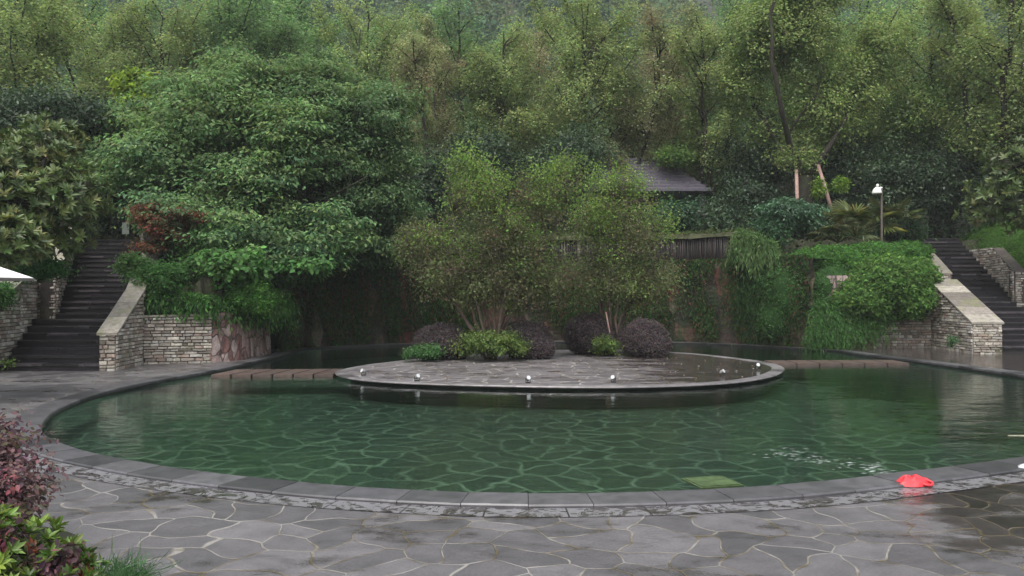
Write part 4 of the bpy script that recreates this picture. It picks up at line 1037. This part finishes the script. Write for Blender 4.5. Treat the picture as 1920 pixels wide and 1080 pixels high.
# ivy on rocky wall (stuff)
n = 130000; k = rng.random(n); ii_ = k*(len(wl)-1); i0 = ii_.astype(int).clip(0, len(wl)-2); t_ = (ii_-i0)[:, None]
dw = (wl-cen_)/np.linalg.norm(wl-cen_, axis=1, keepdims=True)
pp = wl[i0]*(1-t_)+wl[i0+1]*t_-dw[i0]*rng.uniform(-.05, .12, (n, 1)); z = rng.uniform(.05, 3.0, n)
msk = np.sin(ii_*.55+np.sin(z*1.3)*1.2)+.8*np.sin(ii_*1.7+z*.8)+.6*np.sin(z*2.5+ii_*.3)+.35*z+.1 > rng.uniform(-.4, 1.1, n)
pp, z = pp[msk], z[msk]; n = len(z)
P = np.concatenate([pp, z[:, None]], 1); N = unit(rdir(n)*.7+np.concatenate([-dw[i0][msk], np.full((n, 1), .5)], 1)); U = unit(rdir(n)*.6+np.array([0, 0, -1]))
l = .10*(.5+.9*rng.random(n)); C = jitter(palette([(.025, .055, .018, 4), (.04, .085, .02, 2), (.07, .06, .03, 1.2), (.10, .045, .03, .5), (.06, .13, .02, .5)], n))
tag(leaf_mesh('wall_ivy', P, U, N, l, l*.5, C, M['leaf'], None), 'patchy creepers and moss hanging over the rocky wall', 'ivy', kind='stuff')

k = rng.random(5200)*(len(wl)-2); i0 = k.astype(int); pp = wl[i0]*(1-(k-i0)[:, None])+wl[i0+1]*(k-i0)[:, None]; dv = dw[i0]
den = .5+.5*np.sin(k*.8)*np.sin(k*.23+1); ok = rng.random(len(k)) < .06+.8*den**1.6; pp, dv, k = pp[ok], dv[ok], k[ok]; n = len(k)
st = np.concatenate([pp-dv*.02, (1.0+1.85*rng.random((n, 1))**.6)], 1); dr = unit(np.concatenate([-dv*.8, rng.normal(0, .25, (n, 1))], 1)+rdir(n)*.3)
P, U, N, l, w_, C = strands(st, dr*np.array([.35, .35, .35]), 1.5, 15, .085, .03, [(.03, .07, .02, 4), (.045, .10, .025, 2), (.075, .06, .035, 1.5), (.16, .06, .04, 1.2), (.07, .15, .03, .5)], .8, .03)
ok = P[:, 2] > .02; tag(leaf_mesh('wall_creeper', P[ok], U[ok], N[ok], l[ok], w_[ok], C[ok], M['leaf'], None), 'long trailing strands of creeper down the rocky wall', 'creeper', kind='stuff')
# ------------------------------------------------------------------ island planting
ISG = [(.095, .14, .035, 3), (.075, .115, .035, 2), (.12, .17, .04, 1.5), (.11, .09, .045, 2), (.14, .21, .04, .8)]
di = 20.6
def island_tree(label, bx, by, d, tips, blobs, ncl):
    base = (*Q(bx, by, d)[:2], .015); st = []
    for (px, py, dd_) in tips:
        tx = np.array(Q(px, py, d+dd_)); b = np.array(base)+np.array([rng.normal(0, .12), rng.normal(0, .12), 0]); mid = b+(tx-b)*np.array([.38, .5, .5])
        st.append([(*b, .045), (*mid, .032), (*tx, .012)])
    st[0][0] = (*base, .05)
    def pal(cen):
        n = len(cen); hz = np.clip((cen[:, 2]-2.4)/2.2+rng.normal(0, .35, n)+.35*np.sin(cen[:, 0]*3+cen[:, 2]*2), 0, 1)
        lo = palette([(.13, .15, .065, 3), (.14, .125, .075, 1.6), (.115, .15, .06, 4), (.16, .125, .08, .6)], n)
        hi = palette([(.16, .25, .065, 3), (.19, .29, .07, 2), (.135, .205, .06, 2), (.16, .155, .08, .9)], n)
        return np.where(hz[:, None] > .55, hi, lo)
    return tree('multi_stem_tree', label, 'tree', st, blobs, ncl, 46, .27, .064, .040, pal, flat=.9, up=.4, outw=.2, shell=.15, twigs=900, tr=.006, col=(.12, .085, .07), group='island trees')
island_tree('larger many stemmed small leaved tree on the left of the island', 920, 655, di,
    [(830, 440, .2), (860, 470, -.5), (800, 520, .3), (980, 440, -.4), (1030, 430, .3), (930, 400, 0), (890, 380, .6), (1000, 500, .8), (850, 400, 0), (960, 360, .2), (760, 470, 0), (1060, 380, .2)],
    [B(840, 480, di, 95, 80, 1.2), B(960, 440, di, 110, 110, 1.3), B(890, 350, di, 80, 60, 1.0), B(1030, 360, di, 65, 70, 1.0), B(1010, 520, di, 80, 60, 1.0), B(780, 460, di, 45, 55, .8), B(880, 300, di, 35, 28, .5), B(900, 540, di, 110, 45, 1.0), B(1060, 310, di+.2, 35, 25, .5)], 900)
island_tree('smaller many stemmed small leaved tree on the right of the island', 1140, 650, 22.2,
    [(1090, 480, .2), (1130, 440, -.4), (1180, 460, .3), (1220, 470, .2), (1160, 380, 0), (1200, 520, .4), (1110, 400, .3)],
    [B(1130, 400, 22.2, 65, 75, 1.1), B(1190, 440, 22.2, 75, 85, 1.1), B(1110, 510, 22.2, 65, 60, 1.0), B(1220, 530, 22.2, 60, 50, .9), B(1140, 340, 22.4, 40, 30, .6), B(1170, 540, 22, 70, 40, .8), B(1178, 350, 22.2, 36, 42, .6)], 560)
PUR = [(.095, .077, .082, 3), (.07, .057, .06, 3), (.12, .085, .095, 1.5), (.07, .07, .055, 1), (.13, .09, .08, .5)]
def ball(label, px, by, d, rx, rz):
    x, y, z = Q(px, by, d); r_ = rx*d/F; h = rz*d/F
    r_ *= .93; bl = [(x, y, .01+h*.85, r_, r_*.95, h), (x+r_*.2, y-.1, .01+h*.6, r_*.9, r_*.85, h*.75)]
    return mound('purple_bush', label, 'bush', bl, 17000, .05, .026, PUR, group='clipped purple bushes on the island', base=(x, y, .018), rough=.06, corecol=(.05, .035, .04), thick=.2)
ball('dark purple rounded bush leftmost on the island', 828, 662, 20.8, 57, 36)
ball('dark purple rounded bush right of the larger island tree stems', 990, 658, 20.9, 50, 38)
ball('dark purple rounded bush left of the smaller island tree stems', 1106, 655, 22.4, 53, 42)
ball('dark purple rounded bush rightmost on the island', 1207, 658, 21.6, 48, 38)
YG = [(.12, .175, .05, 3), (.09, .14, .045, 2), (.15, .205, .055, 1)]
bush('leafy_bush', 'low yellow green leafy shrub at the foot of the larger island tree', 920, 642, 20.0, 75, 26, YG, 260, 34, .065, .035, .14, detail=0, group=None, ry=.7, lobes=7)
bush('leafy_bush', 'small yellow green shrub between the two right purple bushes', 1138, 645, 21.6, 27, 17, YG, 80, 30, .06, .035, .12, ry=.4)
bush('leafy_bush', 'dark green leafy edge below the leftmost purple bush', 800, 657, 20.0, 42, 12, [(.05, .12, .04, 1), (.07, .14, .05, 1)], 90, 30, .06, .035, .12, ry=.4)
mb = MB(); pa = Q(1143, 622, 21.9); pb = Q(1136, 585, 21.9); mb.tube([(pa[0], pa[1], .015), pa, pb], [.02, .02, .02], 8)
tag(mb.build('support_stake', M['prop'], None, True, (pa[0], pa[1], .015)), 'thin pale stake leaning in front of the smaller island tree', 'stake')

# spotlights on island
def spot(label, px, py, d, yaw, tilt=.5):
    x = (px-CX)/F*d; root = empty('spotlight', (x, d, .018), label, 'spotlight', 'small spotlights round the island rim'); root.scale = (.72, .72, .72)
    m1 = MB(); m1.box((0, 0, .012), (.06, .05, .012)); m1.box((-.06, 0, .07), (.006, .015, .06)); m1.box((.06, 0, .07), (.006, .015, .06)); m1.build('bracket', M['metaldark'], root)
    m2 = MB(); dr = np.array([math.sin(yaw), -math.cos(yaw), tilt]); dr /= np.linalg.norm(dr); c = np.array([0, 0, .11])
    m2.tube([c-dr*.07, c-dr*.05, c+dr*.05, c+dr*.07], [.03, .05, .055, .062], 16); m2.build('lamp_head', M['metalgrey'], root, True)
    m3 = MB(); m3.tube([c+dr*.071, c+dr*.074], [.05, .05], 16); m3.build('lens', M['film'], root)
for a in [('spotlight on the island rim farthest left, above the stepping slabs', 682, 700, 16.3, -.8), ('spotlight on the island below the leftmost purple bush', 782, 712, 15.2, .7),
          ('spotlight on the island rim in front of the low yellow green shrub', 990, 715, 14.85, .3), ('spotlight on the island rim in front of the smaller island tree', 1150, 713, 14.95, -.5),
          ('tilted spotlight on the island rim, second from its right tip', 1353, 700, 16.2, .9), ('spotlight nearest the right tip of the island', 1420, 688, 17.7, 0)]: spot(*a)

# ------------------------------------------------------------------ street lamp, sign, pavilion, umbrella, small things
def lamp():
    d = 27.2; bx = (1654-CX)/F*d; zb = float(Hn(bx, d))-.1; ztop = CH+(HY-352)/F*d
    root = empty('garden_lamp', (bx, d, zb), 'brown garden lamp post with white dome shade above the right hedge', 'lamp post'); h = ztop-zb
    m = MB(); m.tube([(0, 0, 0), (0, 0, .3), (0, 0, h)], [.06, .045, .035], 10); m.lathe([(.0, h+.02), (.05, h), (.05, h-.05)], sides=10); m.build('pole', M['pole'], root, True)
    m = MB(); m.tube([(0, 0, h-.35), (-.07, 0, h-.25), (-.16, 0, h-.2)], .015, 6); m.build('arm', M['pole'], root, True)
    m = MB(); m.lathe([(.001, .20), (.05, .19), (.10, .15), (.14, .08), (.16, 0), (.155, -.03), (.0, -.03)], (-.16, 0, h-.17), 24); m.build('lamp_shade', M['white'], root, True)
    m = MB(); m.lathe([(.0, .11), (.035, .10), (.045, .03), (.03, -.01), (0, -.01)], (-.14, 0, h+.03), 14); m.box((-.03, 0, h-.02), (.045, .04, .05)); m.build('cap', M['white'], root, True)
lamp()
d = 25.9; x = (235-CX)/F*d; zg = float(Hn(x, d)); zc = CH+(HY-428)/F*d
root = empty('notice_sign', (x, d, zc-.75), 'small pale blank sign at the top of the left stairs', 'sign')
m = MB(); m.tube([(0, .03, 0), (0, .03, .8)], .02, 8); m.build('post', M['pole'], root)
m = MB(); m.box((0, 0, .75), (.11, .012, .19), col=(.4, .4, .4)); m.build('panel', M['sign'], root)

def pavilion():
    d = 36.; root = empty('pavilion', (7.5, d, 3.9), 'small pavilion with dark layered shingle roof half hidden behind the trees', 'pavilion')
    o = np.array((7.5, d, 3.9)); ez = CH+(HY-368)/F*d-o[2]; rz = CH+(HY-300)/F*d-o[2]
    hx, hy = 2.9, 2.3; xc = (1190-CX)/F*d-o[0]; rx = 1.35
    m = MB(); k = 9
    for i in range(k):
        t0, t1 = i/k, (i+1)/k; z0 = ez+(rz-ez)*t0; z1 = ez+(rz-ez)*t1
        a, b = hx+(rx-hx)*t0, hy+(.08-hy)*t0; a1, b1 = hx+(rx-hx)*t1, hy+(.08-hy)*t1
        zl = z0+.05
        lo = [(xc-a, -b), (xc+a, -b), (xc+a, b), (xc-a, b)]; hi = [(xc-a1, -b1), (xc+a1, -b1), (xc+a1, b1), (xc-a1, b1)]
        c = 0.085
        m.add([(*p, z0-.06) for p in lo]+[(*p, zl) for p in lo]+[(*p, z1-.05) for p in hi], [(j, (j+1) % 4, 4+(j+1) % 4, 4+j) for j in range(4)]+[(4+j, 4+(j+1) % 4, 8+(j+1) % 4, 8+j) for j in range(4)]+([(3, 2, 1, 0)] if i == 0 else []))
    m.build('roof', M['roof'], root)
    m = MB(); m.tube([(xc-rx-.1, 0, rz), (xc+rx+.1, 0, rz)], .1, 8); m.build('ridge', M['roof'], root)
    for sx in (-1, 1):
        for sy in (-1, 1):
            m = MB(); m.box((xc+sx*(hx-.35), sy*(hy-.35), ez/2-.02), (.11, .11, ez/2)); m.build('column', M['darkwood'], root)
    m = MB(); m.box((xc, hy-.4, ez/2-.05), (hx-.5, .05, ez/2-.06)); m.build('rear_wall', M['darkwood'], root)
    m = MB(); m.box((xc, 0, .06), (hx-.2, hy-.2, .1)); m.build('floor_slab', M['darkwood'], root)
pavilion()

def umbrella():
    c = np.array((-9.05, 12.2, 0)); root = empty('parasol', tuple(c), 'white parasol poking in at the left edge', 'parasol')
    m = MB(); R_ = 1.75; zh = 1.9; za = 2.52; S_ = 6; vs = [(0, 0, za)]
    ring0 = [(R_*math.cos(2*math.pi*i/S_), R_*math.sin(2*math.pi*i/S_)) for i in range(S_)]
    vs += [(x*.5, y*.5, (zh+za)/2-.02) for x, y in ring0]+[(x, y, zh) for x, y in ring0]+[(x*.995, y*.995, zh-.012) for x, y in ring0]+[(0, 0, za-.02)]
    fs = []
    for i in range(S_):
        j = (i+1) % S_; fs += [(0, 1+i, 1+j), (1+i, 7+i, 7+j, 1+j), (7+i, 13+i, 13+j, 7+j), (13+i, 19, 13+j)]
    m.add(vs, fs); m.build('canopy', M['canvas'], root)
    m = MB(); m.tube([(0, 0, 0.0), (0, 0, 2.5)], .025, 10); m.build('pole', M['metalwhite'], root, True)
    m = MB(); m.lathe([(.0, .09), (.06, .09), (.3, .05), (.3, 0.004), (0, 0.004)], sides=20); m.build('base', M['metaldark'], root, True)
    for i, (x, y) in enumerate(ring0):
        m = MB(); m.tube([(0, 0, za-.04), (x*.98, y*.98, zh-.02)], .008, 5); m.build('rib', M['metalwhite'], root)
umbrella()

# red swim float
def redthing():
    c = np.array(((1708-CX)/F*6.82, 6.82, .008)); m = MB(); nr, na = 9, 40; vs = []
    for i in range(nr+1):
        for k in range(na):
            a = 2*math.pi*k/na; r = i/nr
            rx = .155*(1+.16*math.cos(3*a+.6)+.08*math.sin(5*a)); ry = .10*(1+.12*math.sin(2*a+1)+.1*math.cos(4*a))
            z = .075*(1-r**3)+.014*math.sin(9*r+3*a)*math.sin(2*a+1)*(r > .1)+.012*math.cos(5*a)*r*(1-r)*3
            if r > .96: z = .003
            vs.append((rx*r*math.cos(a), ry*r*math.sin(a), max(.003, z)))
    fs = [(i*na+k, i*na+(k+1) % na, (i+1)*na+(k+1) % na, (i+1)*na+k) for i in range(nr) for k in range(na)]
    m.add(vs, fs); root = empty('swim_float', tuple(c), 'crumpled red plastic swim float lying on the drain slabs', 'swim float'); m.build('body', M['red'], root, True)
    m = MB(); pts = [(.10+.045*math.cos(a), -.055+.03*math.sin(a), .03+.015*math.sin(a)) for a in np.linspace(0, 2*math.pi, 14)]; m.tube(pts, .011, 8); m.build('handle_loop', M['red'], root, True)
redthing()
d = 7.6; mb = MB(); mb.box((0, 0, 0), (.22, .2, .008)); mb.box((0, 0, .012), (.20, .18, .004))
o = mb.build('submerged_mat', M['mat']); o.location = ((1334-CX)/F*d, d, -.15); o.rotation_euler = (0, 0, .25); tag(o, 'yellow green square mat lying in the shallow water near the front edge', 'mat')
mb = MB(); mb.tube([(0, 0, 0), (.35, -.01, .0), (.7, -.03, .0)], .008, 8, (.3, .3, .22)); o = mb.build('floating_stick', M['bamboo'], None, True); o.location = ((1888-CX)/F*9.6, 9.6, WZ+.002); tag(o, 'pale thin stick floating by the right edge', 'stick')
# plastic bag
m = MB(); nr, na = 8, 20; vs = []
for i in range(nr+1):
    for k in range(na):
        a = 2*math.pi*k/na; th = math.pi/2*i/nr; j = 1+.12*math.sin(5*a+3*th)+.08*math.sin(9*a)
        vs.append((.11*math.sin(th)*math.cos(a)*j, .07*math.sin(th)*math.sin(a)*j, .055*math.cos(th)*(1+.15*math.sin(7*a))))
m.add(vs, [(i*na+k, i*na+(k+1) % na, (i+1)*na+(k+1) % na, (i+1)*na+k) for i in range(nr) for k in range(na)])
o = m.build('plastic_bag', M['film'], None, True); o.location = (4.78, 7.42, .006); tag(o, 'crumpled clear plastic bag at the right end of the drain slabs', 'plastic bag')
# pale flecks on water, painting in ripple glints as well as froth
m = MB()
for k in range(110):
    t = random.random(); px = 1440+230*t+random.gauss(0, 14); py = 846+36*t+random.gauss(0, 5); d = (CH-WZ)*F/(py-HY); x = (px-CX)/F*d
    if d < 7.45: continue
    r1 = random.uniform(.01, .05); r2 = random.uniform(.003, .008); m.add([(x-r1, d, WZ+.003), (x, d-r2, WZ+.003), (x+r1, d, WZ+.003), (x, d+r2, WZ+.003)], [(0, 1, 2, 3)])
tag(m.build('foam_glints', M['foam_glints']), 'streak of froth flecks and painted ripple glints on the water near the red float', 'foam_glints', kind='stuff')

# fallen leaves on plaza & island
n = 160; x = rng.uniform(-3.5, 6, n); y = rng.uniform(14.6, 21, n); ins = in_poly(x, y, [tuple(p) for p in offset(isl, -.4)]); x, y = x[ins], y[ins]
P = np.stack([x, y, np.full(len(x), .028)], 1); n = len(P); N = unit(rdir(n)*.25+np.array([0, 0, 1])); U = unit(np.cross(N, rdir(n)))
tag(leaf_mesh('fallen_leaves', P, U, N, .06, .04, jitter(palette([(.35, .33, .28, 1), (.2, .15, .08, 1)], n)), M['leaf'], None), 'pale fallen leaves scattered on the island paving', 'fallen leaves', kind='stuff')

# foreground shrubs
mb = MB(); mb.prism(smooth_loop([(-2.15, 3.7), (-2.3, 4.35), (-2.85, 5.25), (-3.5, 5.45), (-3.9, 4.9), (-3.3, 3.9), (-2.7, 3.5)], 4), .004, .05, (.03, .025, .02))
tag(mb.build('planting_bed', M['soil']), 'dark soil bed under the foreground shrubs', 'bed', kind='structure')
PURF = [(.14, .085, .09, 3), (.18, .11, .115, 2), (.10, .065, .075, 2), (.20, .07, .08, .7), (.09, .08, .05, .7)]
def shrub2(name, label, cat, blobs, base, ncl, npl, L, W, pal, style, r=.1, twigs=90, shell=.4, mat='leaf', up=.5):
    st = [[(*base, .018), (blobs[0][0], blobs[0][1], blobs[0][2], .008)]]+[[(*base, .014), (b[0], b[1], b[2], .006)] for b in blobs[1:]]
    return tree(name, label, cat, st, blobs, ncl, npl, r, L, W, pal, shell=shell, twigs=twigs, tr=.003, detail=1, style=style, mat=mat, up=up)
shrub2('purple_shrub', 'purple red leaved shrub at the left edge in the foreground', 'shrub', [(-3.2, 5.0, .46, .28, .3, .26), (-3.35, 5.1, .64, .26, .28, .20), (-3.05, 4.8, .36, .22, .25, .2), (-3.5, 5.0, .45, .3, .3, .3)], (-3.25, 4.95, .03), 330, 26, .036, .02, PURF, 'leaf', .085, 200)
FG = [(.15, .23, .04, 3), (.11, .18, .035, 3), (.20, .28, .06, 1), (.07, .12, .03, 1.5), (.20, .06, .03, .25)]
shrub2('azalea_shrub', 'lime green whorl leaved shrub in the bottom left corner', 'shrub', [(-2.5, 4.15, .27, .24, .25, .17), (-2.65, 4.0, .32, .25, .25, .19), (-2.25, 4.1, .17, .16, .2, .13), (-2.8, 4.2, .42, .2, .2, .14), (-2.45, 3.9, .15, .2, .2, .14)], (-2.5, 4.05, .03), 300, 9, .062, .02, FG, 'rosette', .07, 160, mat='leaf_gloss')
shrub2('purple_shrub', 'few dark purple sprigs poking through the lime green foreground shrub', 'shrub', [(-2.3, 4.05, .27, .10, .1, .09), (-2.55, 4.0, .40, .1, .1, .06)], (-2.35, 4.1, .03), 26, 22, .04, .022, PURF, 'leaf', .05, 16)
n = 420; st = np.stack([rng.uniform(-2.2, -2.02, n), rng.uniform(4.0, 4.4, n), np.full(n, .02)], 1); dr = unit(rdir(n)*.45+np.array([.3, -.1, 1.1]))
P, U, N, l, w_, C = strands(st, dr, .42, 4, .14, .005, [(.10, .19, .08, 1), (.07, .15, .06, 1)], .3, .006)
l = np.full(len(P), .13); tag(leaf_mesh('grass_tuft', P, U, N, l, l*.035, C, M['leaf'], None, (-2.1, 4.2, .02), 0, .1), 'wispy fine grass beside the lime green foreground shrub', 'grass', kind='stuff')

# ------------------------------------------------------------------ light, sky, air, camera
w = bpy.data.worlds.new('World'); scn.world = w; w.use_nodes = True; t = w.node_tree; t.nodes.clear()
sky = t.nodes.new('ShaderNodeTexSky'); sky.sky_type = 'NISHITA'; sky.sun_disc = False
SE, SR = R(62), R(200)
sky.sun_elevation = SE; sky.sun_rotation = SR; sky.air_density = 1.6; sky.dust_density = 4.0
hs = t.nodes.new('ShaderNodeHueSaturation'); hs.inputs['Saturation'].default_value = .35
bg = t.nodes.new('ShaderNodeBackground'); bg.inputs[1].default_value = .15; ow = t.nodes.new('ShaderNodeOutputWorld')
t.links.new(sky.outputs[0], hs.inputs['Color']); t.links.new(hs.outputs[0], bg.inputs[0]); t.links.new(bg.outputs[0], ow.inputs[0])
sd = bpy.data.lights.new('sun', 'SUN'); sd.energy = 1.0; sd.angle = R(25); sd.color = (1, .98, .95)
so = bpy.data.objects.new('sun', sd); COL.objects.link(so)
# direction to sun: rotation measured from +Y towards +X
import mathutils
dv = mathutils.Vector((math.sin(SR)*math.cos(SE), math.cos(SR)*math.cos(SE), math.sin(SE)))
so.rotation_euler = dv.to_track_quat('Z', 'Y').to_euler()
HAZE = .0007
if HAZE:
    mb = MB(); mb.box((0, 75, 33), (130, 90, 34.5)); h = mb.build('haze', None or M['soil']); h.data.materials.clear()
    hm = bpy.data.materials.new('haze_air'); tt = nt(hm); pv = tt.nodes.new('ShaderNodeVolumePrincipled'); pv.inputs['Density'].default_value = HAZE
    pv.inputs['Color'].default_value = (.86, .90, .90, 1); oo = tt.nodes.new('ShaderNodeOutputMaterial'); tt.links.new(pv.outputs[0], oo.inputs['Volume'])
    h.data.materials.append(hm); tag(h, 'faint mist in the air over the slope', 'haze', kind='stuff')
cam = bpy.data.cameras.new('camera'); co_ = bpy.data.objects.new('camera', cam); COL.objects.link(co_)
cam.sensor_width = 36; cam.lens = F/1920*36; cam.clip_end = 2000; cam.clip_start = .05
co_.location = (0, 0, CH); co_.rotation_euler = (R(90)+math.atan((HY-540)/F), 0, 0); scn.camera = co_
scn.view_settings.view_transform = 'Standard'; scn.view_settings.look = 'None'; scn.view_settings.exposure = .92; scn.view_settings.gamma = 1
scn.cycles.use_denoising = True; scn.cycles.max_bounces = 6; scn.cycles.transparent_max_bounces = 8; scn.cycles.volume_bounces = 0
scn.cycles.caustics_reflective = False; scn.cycles.caustics_refractive = False
